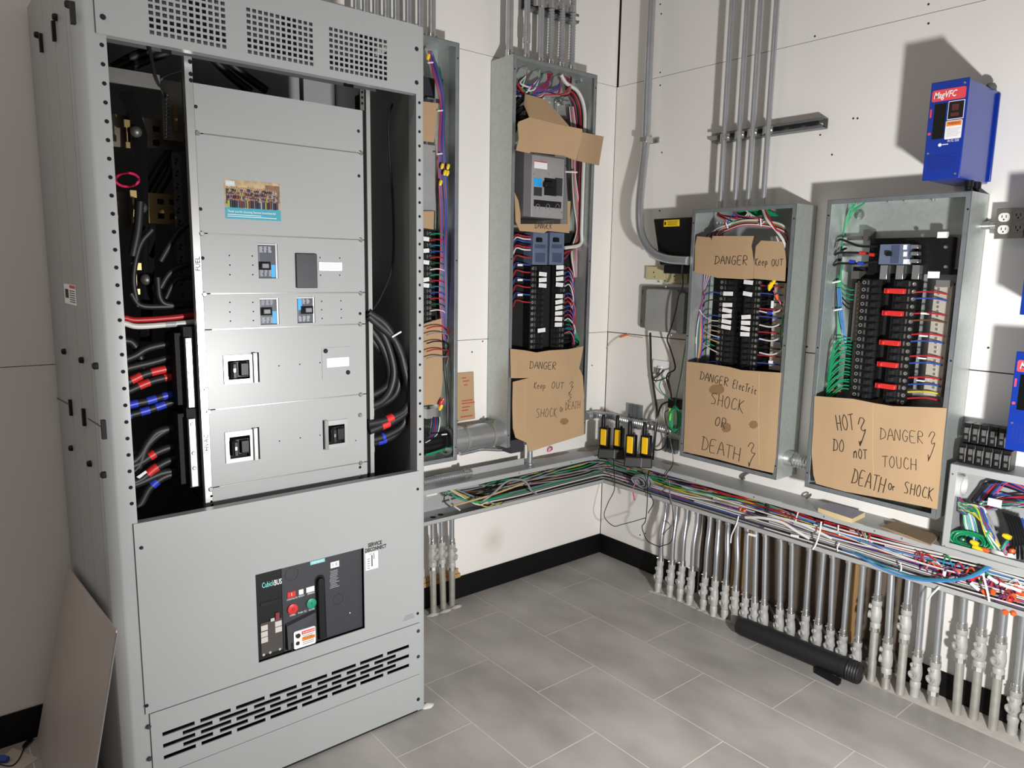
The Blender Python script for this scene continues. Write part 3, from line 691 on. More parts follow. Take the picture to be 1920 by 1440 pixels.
for pts in ([(395,105),(430,140),(470,172)], [(420,108),(455,138),(500,170)], [(270,360),(300,310),(320,282)], [(290,370),(318,322),(322,300)], [(210,140),(260,118),(330,92)], [(210,128),(260,102),(330,80)]):
    cable(pts, .013, CABLE, .36)
for (x0, y0, x1, y1) in ((347,634,366,764),(353,786,373,912)):
    p, q = on('A', x0, y0, .59), on('A', x1, y1, .59); lug = MB(STL).box(p[0], q[0], .575, .59, q[1], p[1]).build('lug_cover', SG, bev=.002)
    MB(BLACKM).box(p[0]-.02, p[0]+.004, .46, .56, q[1]+.006, p[1]+.012).box(p[0], q[0]+.03, .45, .575, q[1]-.005, p[1]+.03).build('lug_block', lug)
    for k in (.08, .5, .72): MB(SILVER).screw(avg(p[0], q[0]), .59, p[1]+(q[1]-p[1])*k, .006, .003).build('screw', lug)
MB(DULL).tube([P(335,895,.46), P(378,940,.46)], .008, 4).build('brace', SG)
# ---- inside the right gap
for i, pts in enumerate(([(690,585),(725,612),(752,665),(768,725),(762,765),(730,785),(690,795)], [(690,598),(720,630),(738,690),(732,730),(715,752),(690,762)], [(690,610),(716,648),(730,690),(726,722),(690,745)],
            [(690,628),(708,650),(728,668)], [(692,808),(735,790),(762,770),(768,742),(758,690),(742,640),(690,592)], [(692,826),(720,818),(752,800),(763,775)], [(692,832),(735,818),(760,790)], [(690,770),(740,740),(748,690),(735,640),(690,600)])):
    tp = {0: ((.83,.05,RED),), 4: ((.1,.05,RED),), 5: ((.28,.1,BLUE),), 6: ((.24,.12,BLUE),)}.get(i, ())
    cable(pts, .0135, CABLE, .6-.016*(i % 4), tp)
a = [P(735,632,.62), P(752,622,.62)]; MB(PAPER).tube(a, .003, 5).build('cable_tie', SG)
MB(CABLE).wire([P(735,195,.5), P(728,240,.5), P(737,400,.5), P(735,500,.5), P(715,555,.5), P(700,580,.5)], .0035).build('hanging_cord', SG)
MB(PAINT).box(ex1+.05, XR-.01, .05, .055, .9, 2.3).build('inner_partition', SG)
MB(BLACKM).box(ex+.12, ex1+.012, .2, .54, .9, 2.05).build('breaker_chassis', SG)
# ================================================================ WIRE TROUGH AROUND THE CORNER
TRD, TZ0, TZ1 = .16, .476, .640
GREYT = M('trough_enamel', (168, 170, 170), .45, .1, .05, 5)
DUSTM = M('settled_dust', (142, 130, 114), .95, 0, .15, 40)
def trough(side, a0, a1, end0, name, label):
    t = thing(side, name, label, 'wire trough', (avg(a0, a1), .08, TZ0))
    MB(GREYT).box(a0, a1, .001, .003, TZ0, TZ1).build('back_plate', t)
    MB(GREYT).box(a0, a1, .003, TRD, TZ0, TZ0+.002).build('bottom_plate', t)
    MB(GREYT).box(a0, a1, .003, TRD, TZ1-.002, TZ1).build('top_plate', t)
    m = -.16 if side == 'A' else .16
    f0, f1_ = (a0, m) if side == 'A' else (m, a1)
    MB(GREYT).box(f0, f1_, TRD-.0015, TRD, TZ1-.024, TZ1-.0).build('upper_lip', t, bev=.0008)
    MB(GREYT).box(f0, f1_, TRD-.0015, TRD, TZ0, TZ0+.019).build('lower_lip', t, bev=.0008)
    return t
TA = trough('A', -1.46, -.001, None, 'wire_trough', 'open grey sheet metal wire trough along the back wall, beside the switchboard')
TB = trough('B', .1605, 3.6, None, 'wire_trough', 'open grey sheet metal wire trough along the right wall above the long conduit row')
for t, sd, pts in ((TA, 'A', ((973,916),(1070,890))), (TB, 'B', ((1304,908),(1414,939),(1545,975),(1640,1000),(1690,1022)))):
    for u, v in pts:
        a, z = on(sd, u, v, TRD); MB(SILVER).screw(a, TRD, TZ1-.012, .004, .003).build('screw', t)
def blot(cx, cy, rx, ry, z, n=16, seed=1):
    r = random.Random(seed); return [(cx+rx*math.cos(2*math.pi*k/n)*r.uniform(.7, 1.1), cy+ry*math.sin(2*math.pi*k/n)*r.uniform(.7, 1.1), z) for k in range(n)]
def dust(t, cx, cd, rx, ry, sd):
    p = blot(cx, cd, rx, ry, 0, seed=sd); p = [(a, min(max(d, .004), .157)) for a, d, z in p]
    b = MB(DUSTM); n = len(p); b.add([(a, -d, TZ1+.0004) for a, d in p], [list(range(n))[::-1] if sd % 2 == 9 else list(range(n-1, -1, -1))]); b.build('dust_patch', t, stuff=True)
dust(TA, -.14, .05, .12, .05, 3); dust(TA, -.42, .03, .15, .03, 4); dust(TB, .28, .08, .1, .05, 5); dust(TB, .5, .04, .06, .03, 6)
dust(TB, 1.66, .055, .13, .045, 8)
MB(GREYT).box(-.0025, -.001, .001, TRD, TZ0, TZ1).build('end_plate', TA)
# bushing and knockouts inside the back wall trough
a, z = on('A', 836, 918, .015); MB(SILVER).lathe((a, .003, z), (0, 1, 0), [(0, .034), (.009, .034), (.009, .028), (.001, .027)], 20).build('bushing', TA)
for u, v in ((812,970),(826,965)):
    p = onZ(u, v, TZ0+.002); MB(HOLE).add([(p.x+.014*math.cos(k*math.pi/6), p.y+.014*math.sin(k*math.pi/6), TZ0+.0026) for k in range(12)], [list(range(12))]).build('knockout', TA)
x0, z1 = on('A', 800, 920, .004); x1, z0 = on('A', 820, 925, .004); MB(PAPER).box(x0, x1, .003, .0036, z0-.006, z0+.012).build('label', TA, 'white paper label')

# ================================================================ CONDUITS UNDER THE TROUGHS
def seal_fitting(t, p0, p1, r, ang):   # p0 top, p1 bottom, in (a,d,z): cast sealing body with two plugs
    p0, p1 = Vector(p0), Vector(p1); ax = (p1-p0); L = ax.length; ax /= L
    body = MB(CAST).lathe(tuple(p0), tuple(ax), [(0, r*1.42), (L*.16, r*1.45), (L*.2, r*1.24), (L*.34, r*1.48), (L*.55, r*1.62), (L*.74, r*1.48), (L*.8, r*1.24), (L*.84, r*1.46), (L, r*1.42)], 14).build('seal_fitting', t)
    dx, dd = math.sin(ang), math.cos(ang)
    for tt, rr in ((.56, r*1.15), (.26, r*.75)):
        c = p0+ax*(L*tt); c = c+Vector((dx, dd, 0))*r*1.1
        b = MB(CAST).lathe(tuple(c), (dx, dd, 0), [(0, rr*1.1), (r*.6, rr), (r*.9, rr), (r*.9, rr*.62), (r*.55, rr*.55)], 12).build('plug', body)
    return body
def conduit(side, label, group, top, bot, t0, t1, r, bend=False, ang=-.5, dtop=.085, col=EMT, low=None):
    at, _ = on(side, *top, dtop); w = onZ(*bot)
    ab, db = (w.x, -w.y) if side == 'A' else (-w.y, -w.x)
    db = min(max(db, .03), .2)
    t = thing(side, 'conduit_riser', label, 'conduit', (ab, db, 0), group)
    pt, pb = Vector((at, dtop, TZ0-.001)), Vector((ab, db, 0.0))
    ft = pt.lerp(pb, t0); fb = pt.lerp(pb, t1)
    if bend: up = [pt, pt+Vector((0, 0, -.05)), pt+Vector(((ab-at)*.1, (db-dtop)*.1, -.09)), Vector((ft.x+(pt.x-ft.x)*.04, ft.y, ft.z+(pt.z-ft.z)*.42)), Vector((ft.x, ft.y, ft.z+.02)), ft]
    else: up = [pt, ft]
    MB(col).tube(smooth([tuple(p) for p in up], 5) if bend else [tuple(p) for p in up], r, 12).build('pipe', t)
    c = MB(SILVER).lathe((at, dtop, TZ0-.001), (0, 0, -1), [(0, r*1.5), (.006, r*1.5), (.007, r*1.22), (.03, r*1.22)], 12).build('connector', t)
    MB(SILVER).lathe((at, dtop+r, TZ0-.02), (0, 1, 0), [(0, .004), (.008, .004)], 8).build('set_screw', c)
    ax = (fb-ft).normalized()
    c = MB(SILVER).lathe(tuple(ft-ax*.026), tuple(ax), [(0, r*1.22), (.022, r*1.25), (.022, r*1.4), (.028, r*1.4)], 12).build('connector', t)
    MB(SILVER).lathe(tuple(ft-ax*.014+Vector((-.6*r, .8*r, 0))), (-.6, .8, 0), [(0, .004), (.009, .0035)], 8).build('set_screw', c)
    f = seal_fitting(t, ft, fb, r, ang)
    if t1 < .9:
        MB(SILVER).lathe(tuple(fb-ax*.002), tuple(ax), [(0, r*1.55), (.016, r*1.55), (.018, r*1.3)], 8).build('lock_nut', t)
        MB(M('rough_conduit', (176, 174, 166), .5, .5, .12, 30)).tube([tuple(fb), tuple(pb)], r*1.18, 12).build('lower_pipe', t)
    else:
        MB(CAST).tube([tuple(fb), tuple(pb)], r*1.25, 12).build('lower_pipe', t)
    return t
ORD = ['first','second','third','fourth','fifth','sixth','seventh','eighth','ninth','tenth','eleventh','twelfth','thirteenth','fourteenth','fifteenth','sixteenth','seventeenth','eighteenth','nineteenth','twentieth','twenty-first','twenty-second','twenty-third','twenty-fourth','twenty-fifth','twenty-sixth','twenty-seventh','twenty-eighth']
ROWB = [((1248.7,949),(1233,1110),.66,.96,1),((1268.5,956),(1255,1118.7),.655,.93,1),((1288,961.7),(1274,1126),.63,.93,1),((1308,967),(1292,1133),.645,.96,1),((1331.7,975),(1318,1142),.665,.95,1),
 ((1348,982),(1337,1155),.645,.96,1),((1365,988.7),(1358,1160),.66,.97,1),((1383,994),(1377,1167),.68,.97,1),((1401,999),(1396.5,1175),.71,.98,0),((1417,1004),(1414,1183),.72,.97,0),((1434.6,1010),(1432,1190),.71,.97,0),
 ((1463,1024),(1461,1200),.70,.98,0),((1484,1031),(1482,1205),.71,.98,0),((1517.5,1040),(1507,1215),.675,.98,0),((1543,1047),(1530,1225),.71,.98,0),((1561,1054),(1555,1235),.72,.98,0),((1591.5,1063),(1577,1245),.725,.98,0),
 ((1617.7,1070.5),(1604,1260),.72,.98,0),((1647.5,1079.6),(1633,1276),.32,.55,0),((1670,1087),(1660,1290),.63,.88,0),((1703,1098),(1687,1301),.31,.55,0),((1730,1105),(1714,1305),.66,.92,0),((1765,1117),(1747.5,1320),.65,.89,0),
 ((1806,1132),(1793,1338),.32,.55,0),((1844,1145),(1825,1347.5),.32,.57,0),((1881,1159),(1861,1367),.32,.56,0),((1917,1172),(1897,1375),.655,.9,0),((1950,1184),(1922,1392),.655,.9,0)]
HIGH = (18, 20, 23, 24, 25)
for i, (tp, bt, t0, t1, bd) in enumerate(ROWB):
    lab = '%s steel conduit from the room corner under the right trough%s' % (ORD[i], ', fitting set high' if i in HIGH else ', slightly bent' if bd else '')
    conduit('B', lab, 'steel conduits under the right wall trough', tp, bt, t0, t1, .0122 if i < 18 else .0135, bool(bd), ang=-1.35 if i in (18, 19) else -.22-.12*(i % 3), dtop=.1 if i < 18 else .065)
for i, (tp, bt, t0, t1) in enumerate((((810.5,980),(812.8,1151),.26,.5),((826.7,978),(831,1142),.27,.5),((846.7,972),(847.5,1135.5),.32,.57))):
    conduit('A', ('leftmost','middle','rightmost')[i]+' of the three steel conduits between the floor and the back wall trough', 'steel conduits under the back wall trough', tp, bt, t0, t1, .0125, False, ang=.45, dtop=.08)
b = MB(M('mortar', (186, 180, 170), .95, 0, .1, 50, bump=.5))
for u, v, rx, ry, k in ((812,1153,.035,.02,1),(835,1146,.035,.02,2),(856,1138,.035,.018,3)):
    p = onZ(u, v); P2 = blot(p.x, -p.y, rx, ry, 0, seed=k); b = MB(MATS['mortar']); n = len(P2)
    b.add([(a, -d, .0005) for a, d, z in P2]+[(p.x+(a-p.x)*.5, p.y+(-d-p.y)*.5, .007) for a, d, z in P2]+[(p.x, p.y, .009)], [(i, (i+1) % n, (i+1) % n+n, i+n) for i in range(n)]+[(i+n, (i+1) % n+n, 2*n) for i in range(n)])
    b.solo('A', 'mortar_patch', 'crumbly pale mortar at the foot of the '+('left','middle','right')[k-1]+' conduit beside the switchboard', 'mortar', 'mortar at the conduit feet')
p = onZ(797, 1326); b = MB(M('white_sealant', (214, 212, 208), .6)); q = blot(p.x+.012, -p.y, .03, .02, 0, seed=9); n = len(q)
b.add([(a, -d, .0005) for a, d, z in q]+[(p.x+.006, p.y, .014)], [(i, (i+1) % n, n) for i in range(n)]); b.solo('A', 'sealant_blob', 'white sealant blob at the front right foot of the switchboard', 'sealant')
p = [onZ(u, v) for u, v in ((1218,1108),(1260,1120),(1330,1152),(1370,1166))]
b = MB(MATS['mortar'])
for i in range(3):
    for k in range(6):
        c = p[i].lerp(p[i+1], (k+.5)/6); q = blot(c.x, -c.y, .014, .022, 0, seed=i*7+k); n = len(q); b.add([(a, -d, .0004) for a, d, z in q]+[(c.x, c.y, .006)], [(j, (j+1) % n, n) for j in range(n)])
b.solo('A', 'mortar_ridge', 'broken mortar edge along the tiles under the first conduits near the corner', 'mortar', kind='stuff')

# ================================================================ PANELBOARD BOXES
def enclosure(side, a0, a1, z0, z1, label, dep=.16, lip=.018, cat='panelboard', name='panelboard', sheet=GALV):
    t = thing(side, name, label, cat, (avg(a0, a1), dep/2, z0)); s = .0018
    MB(sheet).box(a0, a1, .001, .001+s, z0, z1).build('back_plate', t)
    MB(sheet).box(a0, a0+s, .001, dep, z0, z1).build('left_side', t)
    MB(sheet).box(a1-s, a1, .001, dep, z0, z1).build('right_side', t)
    MB(sheet).box(a0+s, a1-s, .001, dep, z1-s, z1).build('top_side', t)
    MB(sheet).box(a0+s, a1-s, .001, dep, z0, z0+s).build('bottom_side', t)
    fr = MB(GALVF if sheet is GALV else sheet).plate([a0, a0+lip, a1-lip, a1], [z0, z0+lip, z1-lip, z1], {(1, 1)}, dep-s, dep).build('front_flange', t, bev=.0006)
    for k in range(3):
        z = z0+.06+(z1-z0-.12)*k/2
        for a in (a0+lip*.45, a1-lip*.45): MB(HOLE).disc(a, dep, z, .0035, 8).build('screw_hole', fr)
    for a in (a0+.03, a0+.07):
        pass
    return t
PD = .16
def corners(side, *px): return [on(side, u, v, PD) for u, v in px]
c2 = corners('A', (961,103), (1116.5,137.5), (956.5,600), (1101,813))
A2 = (avg(c2[0][0], c2[2][0]), avg(c2[1][0], c2[3][0]), c2[3][1], avg(c2[0][1], c2[1][1]))
P2 = enclosure('A', *A2, 'tall open galvanized panelboard nearest the room corner on the back wall, torn cardboard inside')
c1 = corners('A', (858,80), (860,862)); A1 = (XR+.004, avg(c1[0][0], c1[1][0]), c1[1][1], c1[0][1])
P1 = enclosure('A', *A1, 'tall open galvanized panelboard half hidden behind the switchboard')
c3 = corners('B', (1297,395), (1490,379), (1276,856), (1459.5,900)); A3 = (avg(c3[0][0], c3[2][0]), avg(c3[1][0], c3[3][0]), avg(c3[2][1], c3[3][1]), avg(c3[0][1], c3[1][1]))
P3 = enclosure('B', *A3, 'open galvanized panelboard on the right wall nearer the corner, four conduits on top')
c4 = corners('B', (1549,376.5), (1821,356), (1511,914), (1757,974)); A4 = (avg(c4[0][0], c4[2][0]), avg(c4[1][0], c4[3][0]), avg(c4[2][1], c4[3][1]), avg(c4[0][1], c4[1][1]))
P4 = enclosure('B', *A4, 'open galvanized panelboard on the right wall under the blue drive, red locks on its breakers')
BND_SRC = ((P1, A1), (P2, A2), (P3, A3), (P4, A4))
BKR = M('breaker_body', (19, 19, 21), .35, 0, .15, 60); BKR2 = M('breaker_handle', (30, 30, 33), .3)
def breaker_column(par, side, a0, a1, z0, z1, n, d, mirror, tags=(), locks=(), tagcol=PAPER):
    # stacked plug-in breakers; handles sit on the inner side
    h = (z1-z0)/n; out = []
    for k in range(n):
        zt = z1-k*h; zc = zt-h/2; w = a1-a0
        ins = (lambda f: a0+w*f) if not mirror else (lambda f: a1-w*f)
        b = MB(BKR).box(a0, a1, d-.05, d, zt-h+.0006, zt-.0006)
        b.box(min(ins(.5), ins(.88)), max(ins(.5), ins(.88)), d, d+.006, zt-h+.002, zt-.002)
        o = b.build('breaker', par)
        MB(BKR2).box(min(ins(.62), ins(.78)), max(ins(.62), ins(.78)), d+.006, d+.019, zc-h*.26, zc+h*.26).build('toggle', o)
        x = ins(.14); MB(SILVER).lathe((x, d-.004, zc), (0, 1, 0), [(0, h*.27), (.007, h*.27), (.007, h*.14), (.004, h*.12)], 8).build('terminal_screw', o)
        x = ins(.34); MB(DULL).box(x-.003, x+.003, d, d+.0015, zc-h*.3, zc+h*.3).build('rating_mark', o)
        if k in tags:
            x = ins(.66); r = R.uniform(-.12, .12); w2, h2 = w*.27, h*.36
            q = [(x+sx*w2*math.cos(r)-sz*h2*math.sin(r), d+.021, zc+sx*w2*math.sin(r)+sz*h2*math.cos(r)) for sx, sz in ((-1,-1),(1,-1),(1,1),(-1,1))]
            bb = MB(tagcol).sheet(q, th=.001).use(MATS['faint_print']); 
            for j in range(2): bb.box(x-w2*.6, x+w2*R.uniform(.1, .6), d+.021, d+.0214, zc-h2*.4+j*h2*.7, zc-h2*.4+j*h2*.7+.0012)
            bb.build('paper_tag', o)
        if k in locks:
            x0, x1 = sorted((ins(.42), ins(1.28)))
            MB(RED).box(x0, x1, d+.005, d+.026, zc-h*.34, zc+h*.36).box(x0+.012, x0+.022, d+.026, d+.034, zc-h*.3, zc+h*.3).build('lockout_clip', o, 'red lockout clip', bev=.002)
        out.append((ins(0.02), zc))
    return out
BND = {}
def wires(par, side, lst, d=None, name='wire'):
    for col, r, pts in lst:
        if par in BND:
            q = BND[par]; m = r+.005; pts = [(min(max(p[0], q[0]+m), q[1]-m), min(max(p[1], .006+r), q[4]), min(max(p[2], q[2]+m), q[3]-m)) for p in pts]
        MB(WIRE[col] if col in WIRE else col).wire(pts, r).build(name, par)
BND.update({k: (*v, .2) for k, v in BND_SRC})
def px(side, d, *pts): # pixel points (optional own depth as third value) -> (a,d,z)
    out = []
    for p in pts:
        dd = p[2] if len(p) > 2 else d; a, z = on(side, p[0], p[1], dd); out.append((a, dd, z))
    return out
def rbox(side, par, name, mat, d0, d1, u0, v0, u1, v1, bev=0, label=None): # box between two measured corners of its front
    p, q = on(side, u0, v0, d1), on(side, u1, v1, d1)
    return MB(mat).box(p[0], q[0], d0, d1, q[1], p[1]).build(name, par, label, bev=bev)
# ================================================================ CARDBOARD SHEETS
def card(side, label, d, outline, texts=(), stains=(), mat=CARD, group=None, creases=(), name='cardboard_sheet', solo=True, tilt=None, extra=None):
    pts = []
    for i, p in enumerate(outline):
        dd = p[2] if len(p) > 2 else d; a, z = on(side, p[0], p[1], dd); pts.append((a, dd, z))
    A = sum(pts[i][0]*pts[(i+1) % len(pts)][2]-pts[(i+1) % len(pts)][0]*pts[i][2] for i in range(len(pts)))
    if A < 0: pts = pts[::-1]
    base = (avg(*[p[0] for p in pts]), d, min(p[2] for p in pts))
    t = thing(side, name, label, 'cardboard', base, group)
    o = MB(mat).sheet(pts, th=.004).build('sheet', t)
    for k, (tx, p0, p1, h, r) in enumerate(texts):
        b = scrawl(MB(INK), tx, side, p0, p1, d+.0004, h, r); b.build('handwriting', t, 'dark marker handwriting')
    for u, v, ru, rv in stains:
        q = [on(side, u+ru*math.cos(k*.35)*R.uniform(.9, 1.1), v+rv*math.sin(k*.35)*R.uniform(.9, 1.1), d+.0002) for k in range(18)]
        MB(STAIN).prism([(a, z) for a, z in q], d, d+.0003).build('stain', t)
    for c in creases:
        MB(CARDE).tube(px(side, d-.0006, *c), .0014, 4).build('crease', t)
    return t
card('B', 'big cardboard sheet in the panelboard under the blue drive, scrawled HOT DANGER DO NOT TOUCH', .166,
     [(1527,742.5),(1600,748),(1640,756),(1673,761.5),(1775,765),(1770,813),(1757,955),(1673,938),(1583,921.5),(1530,907),(1525,890),(1521.5,847),(1525,797)],
     [('HOT',(1570.7,808),(1606,806),.062,.0019),('Z',(1614,826),(1634,826),.085,.0019),('DANGER',(1650.7,823),(1735,832),.042,.0013),('Z',(1743,853),(1760,855),.085,.0013),
      ('DO',(1563,845),(1585,848),.048,.0018),('nOT',(1601,858),(1628,861),.036,.0018),('TOUCH',(1655,875),(1722,882),.042,.0014),('DEATH',(1597,905),(1660,926),.06,.0019),('Or',(1666,918),(1681,921),.026,.0018),('SHOCK',(1695,924),(1752,938),.042,.0017)],
     creases=(((1637,757),(1636,850),(1640,930)),((1527,790),(1600,800)),((1716,955*.972),(1752,937))))
card('B', 'cardboard sheet in the panelboard under four conduits, scrawled DANGER ELECTRIC SHOCK OR DEATH', .166,
     [(1287.4,678),(1331,682.5),(1369,688.5),(1390,694),(1464.5,699),(1460,752),(1454,856),(1449,887),(1404,877),(1345,861),(1281.5,846.7),(1284,785),(1286,714)],
     [('DANGER',(1313,711),(1367,725),.036,.0016),('ElecTric',(1374,727),(1420,741),.036,.0016),('SHOCK',(1333,757),(1397,773.5),.052,.0015),('OR',(1340.6,797),(1363,805),.042,.0017),('DEATH',(1316,842),(1390,866),.06,.0017),('Z',(1406,866),(1424,868),.085,.0017)],
     [(1344,730,14,10),(1362,802,9,9),(1412.6,796,8,8)], creases=(((1424,698),(1422,770),(1424,870)),((1426,762),(1460,764))))
card('B', 'upper cardboard strip across the breakers of the panelboard under four conduits, scrawled DANGER', .150,
     [(1303,460),(1307,443),(1331,445),(1333.5,451),(1337,442.6),(1412.6,442.6),(1408,461.5),(1410,471),(1412.6,492),(1411.5,523),(1396,523.6),(1345,521),(1331,517),(1302,510)],
     [('DANGER',(1340.6,495),(1404,496.5),.036,.0016)], creases=(((1299,462),(1407,463)),))
card('B', 'small cardboard piece beside the DANGER strip, scrawled KEEP OUT, over the right breakers', .146,
     [(1417,462),(1427,451),(1466,453),(1471.5,471),(1473,492),(1471.5,527.5),(1413,522.5),(1414,492)],
     [('Keep',(1416,497),(1441,498),.028,.0014),('OUT',(1447,499),(1470,498),.027,.0014)], mat=CARD)
card('A', 'torn cardboard hanging out of the tall panelboard near the corner, scrawled DANGER KEEP OUT', .172,
     [(957,654),(985,657),(1006,661),(1030,657),(1065,655),(1094,649),(1090,672),(1086,690),(1093,705),(1095,740),(1095,815),(1060,826),(1012,841),(992,848),(987,830),(967,821),(962,803),(961,760),(962,716),(992,708.5),(975,709),(958,709)],
     [('DANGER',(993,690.7),(1044,693),.034,.0017),('Keep',(1001,728),(1024,730),.03,.0014),('OUT',(1034,728),(1058,729),.032,.0015),('Z',(1068,734),(1078,734),.05,.0014),('Z',(1066,750),(1074,750),.03,.0012),('SHOCK',(1005,783),(1046,780),.042,.0012),('Or',(1050,772),(1058,771),.024,.0012),('DEATH',(1060,769),(1089,765),.038,.0012)],
     [(1058,790,8,6)], creases=(((958,705),(1000,700),(1090,696)),((985,715),(984,820)),((962,805),(985,802))))
t = card('A', 'folded cardboard with a side flap above the grey main breaker near the corner', .185,
     [(973,228),(993,220),(1047,233,.215),(1092,242,.25),(1092,253,.25),(1080,301,.245),(1055,291.5,.22),(995,285),(993,287.5),(968,282),(973,260),(971,233)])
pts = px('A', .185, (985,176,.15),(1017,185,.15),(1030,193,.15),(1040,205,.15),(1068,237,.228),(1047,233,.212),(993,220,.185),(983,196,.15))
MB(CARD).sheet(pts[::-1], th=.004).build('upper_leaf', t)
pts = px('A', .25, (1092.5,248),(1132,256,.168),(1123,310,.168),(1081,301,.245))
MB(CARD).sheet(pts[::-1], th=.004).build('side_flap', t)
card('A', 'cardboard scrap behind the main breaker in the corner panelboard, DANGER written along its foot', .135,
     [(965,361),(972,376),(976,400),(976,420),(997,420),(1064,420),(1064,377),(1070,377),(1067.5,437),(1027,433),(1020,437),(975,433),(967,415)], [('DANGER',(1003,428),(1036,428.5),.026,.0014)])
card('A', 'tan cardboard piece high in the panelboard behind the switchboard, below a wire bundle', .13, [(790,190),(821.7,193.5),(820,215),(813.5,267),(790,264)])
card('A', 'small cardboard piece midway up the panelboard behind the switchboard', .12, [(790,396),(814,396),(813,430),(790,427)])
card('A', 'long cardboard strip low in the panelboard behind the switchboard, beside a black cable', .12, [(790,610),(801,605),(828,597),(828.5,640),(830,713),(825,758),(790,760)])
b = MB(CARD).sheet(px('A', .008, (830,702),(888,697),(889,745),(891,785),(830,796))[::-1], th=.004); b.use(M('red_box_print', (176, 74, 52), .8))
for u, v, w in ((866,709,8),(868,715,12),(870,722,7),(866,752,20),(866,757,24),(867,764,14),(866,770,12),(864,782,22)):
    a, z = on('A', u, v, .009); a1, _ = on('A', u+w, v, .009); b.box(a, a1, .0085, .0095, z-.0025, z+.0025)
b.solo('A', 'cardboard_sheet', 'flat cardboard with faint red print against the back wall above the large pipe', 'cardboard')

# ================================================================ PANELBOARD ON THE RIGHT WALL UNDER THE DRIVE
S = 'B'; T = P4
rbox(S, T, 'chassis_plate', BLACKM, .004, .05, 1600,500,1700,742); rbox(S, T, 'chassis_plate', BLACK, .004, .075, 1632,447,1783,515, .002)
rbox(S, T, 'bus_cover', BLACKM, .004, .062, 1640,520,1672,748)
def pcol(par, side, u0, u1, vt, ub0, ub1, vb, n, d, mirror, tags=(), locks=()):
    a0 = avg(on(side, u0, vt, d)[0], on(side, ub0, vb, d)[0]); a1 = avg(on(side, u1, vt, d)[0], on(side, ub1, vb, d)[0])
    zt = on(side, avg(u0, u1), vt, d)[1]; zb = on(side, avg(ub0, ub1), vb, d)[1]
    return breaker_column(par, side, a0, a1, zb, zt, n, d, mirror, tags, locks)
L4 = pcol(T, S, 1612,1652,523, 1600,1638,748, 17, .1, False)
R4 = pcol(T, S, 1671,1716,525, 1660,1704,760, 17, .1, True, locks=(1,4,8,11,14))
# main breaker
o = rbox(S, T, 'main_breaker', M('breaker_bluegrey', (96, 108, 132), .4), .06, .13, 1650,458,1700,496, .002, 'blue-grey main breaker')
rbox(S, o, 'toggle', BLACK, .13, .145, 1661,472,1669,480); rbox(S, o, 'label', M('bluegrey_dark', (70, 80, 104), .4), .13, .1315, 1672,460,1684,494)
for v in (459, 472, 486):
    rbox(S, o, 'terminal_cap', PAPER, .1, .132, 1694,v,1700,v+9); c = rbox(S, T, 'lug', SILVER, .09, .118, 1707,v,1721,v+7, .001)
    rbox(S, T, 'phase_tab', BLACK, .08, .1, 1699,v,1709,v+8)
for u in (1656, 1686, 1716): rbox(S, T, 'bus_strap', SILVER, .075, .105, u-5,497,u+6,524, .001)
rbox(S, T, 'end_lug', DULL, .05, .1, 1597,508,1610,523); rbox(S, T, 'warning_sticker', PAPER, .075, .076, 1740,509,1761,522)
for u, v in ((1773,463),(1773,500),(1730,442)): a, z = on(S, u, v, .076); MB(SILVER).screw(a, .075, z, .007, .006).build('screw', T)
rbox(S, T, 'clip', PAPER, .07, .085, 1758,435,1775,446)
p = on(S, 1611, 402, .004); MB(SILVER).lathe((p[0], .003, p[1]), (0, 1, 0), [(0, .022), (.003, .02), (.0035, .011), (.006, .01)], 18).build('knockout_plug', T)
for u, v in ((1668,380),(1698,381),(1750,374)): p = on(S, u, v, .02); MB(SILVER).lathe((p[0], .02, A4[3]-.002), (0, 0, -1), [(0, .007), (.012, .006)], 8).build('stud', T)
nb = rbox(S, T, 'neutral_bar', DULL, .03, .06, 1604,530,1613,640); nb = rbox(S, T, 'neutral_bar', DULL, .03, .06, 1600,640,1608,745)
for k in range(26):
    u, v = 1611-k*.42, 528+k*8.3; a, z = on(S, u, v, .064); MB(BRASS).lathe((a, .06, z), (0, 1, 0), [(0, .0045), (.004, .0045), (.005, .003)], 7).build('terminal_screw', nb)
cb = rbox(S, T, 'neutral_bar', M('clear_cover', (196, 190, 176), .15, .3), .06, .082, 1752,535,1764,745, .002, 'clear covered neutral bar')
for k in range(24):
    u, v = 1760-k*.45, 542+k*8.4; a, z = on(S, u, v, .085); MB(SILVER).lathe((a, .082, z), (0, 1, 0), [(0, .005), (.003, .005)], 7).build('terminal_screw', cb)
rbox(S, T, 'neutral_lug', SILVER, .06, .095, 1755,525,1781,539, .001)
ol = rbox(S, T, 'duplex_receptacle', M('grey_receptacle', (150, 142, 138), .5), .02, .05, 1781,440,1795,505)
b = MB(DULL).box(*[on(S, u, 437, .05)[0] for u in (1619, 1632)], .004, .05, on(S, 1625, 450, .05)[1], on(S, 1625, 430, .05)[1]); b.box(*[on(S, u, 447, .04)[0] for u in (1588, 1632)], .03, .04, on(S, 1610, 450, .04)[1], on(S, 1610, 443, .04)[1]); b.build('neutral_bracket', T)
for i, v in enumerate((548, 560, 588, 601, 627, 640, 668, 681, 708, 721, 735, 747)):
    col = ('red', 'blue', 'red', 'brown', 'red', 'blue', 'red', 'blue', 'red', 'blue', 'yellow', 'red')[i]; s_ = -(v-548)*.065
    wires(T, S, [(col, .0032, px(S, .1, (1714+s_, v), (1735+s_, v-1), (1755+s_, v, .105), (1776+s_, v+4, .09)))])
for i in range(9):
    v = 565+i*21; s_ = -(v-548)*.065
    if i % 2: rbox(S, T, 'wire_marker', PAPER, .095, .1045, 1729+s_, v, 1743+s_, v+4)
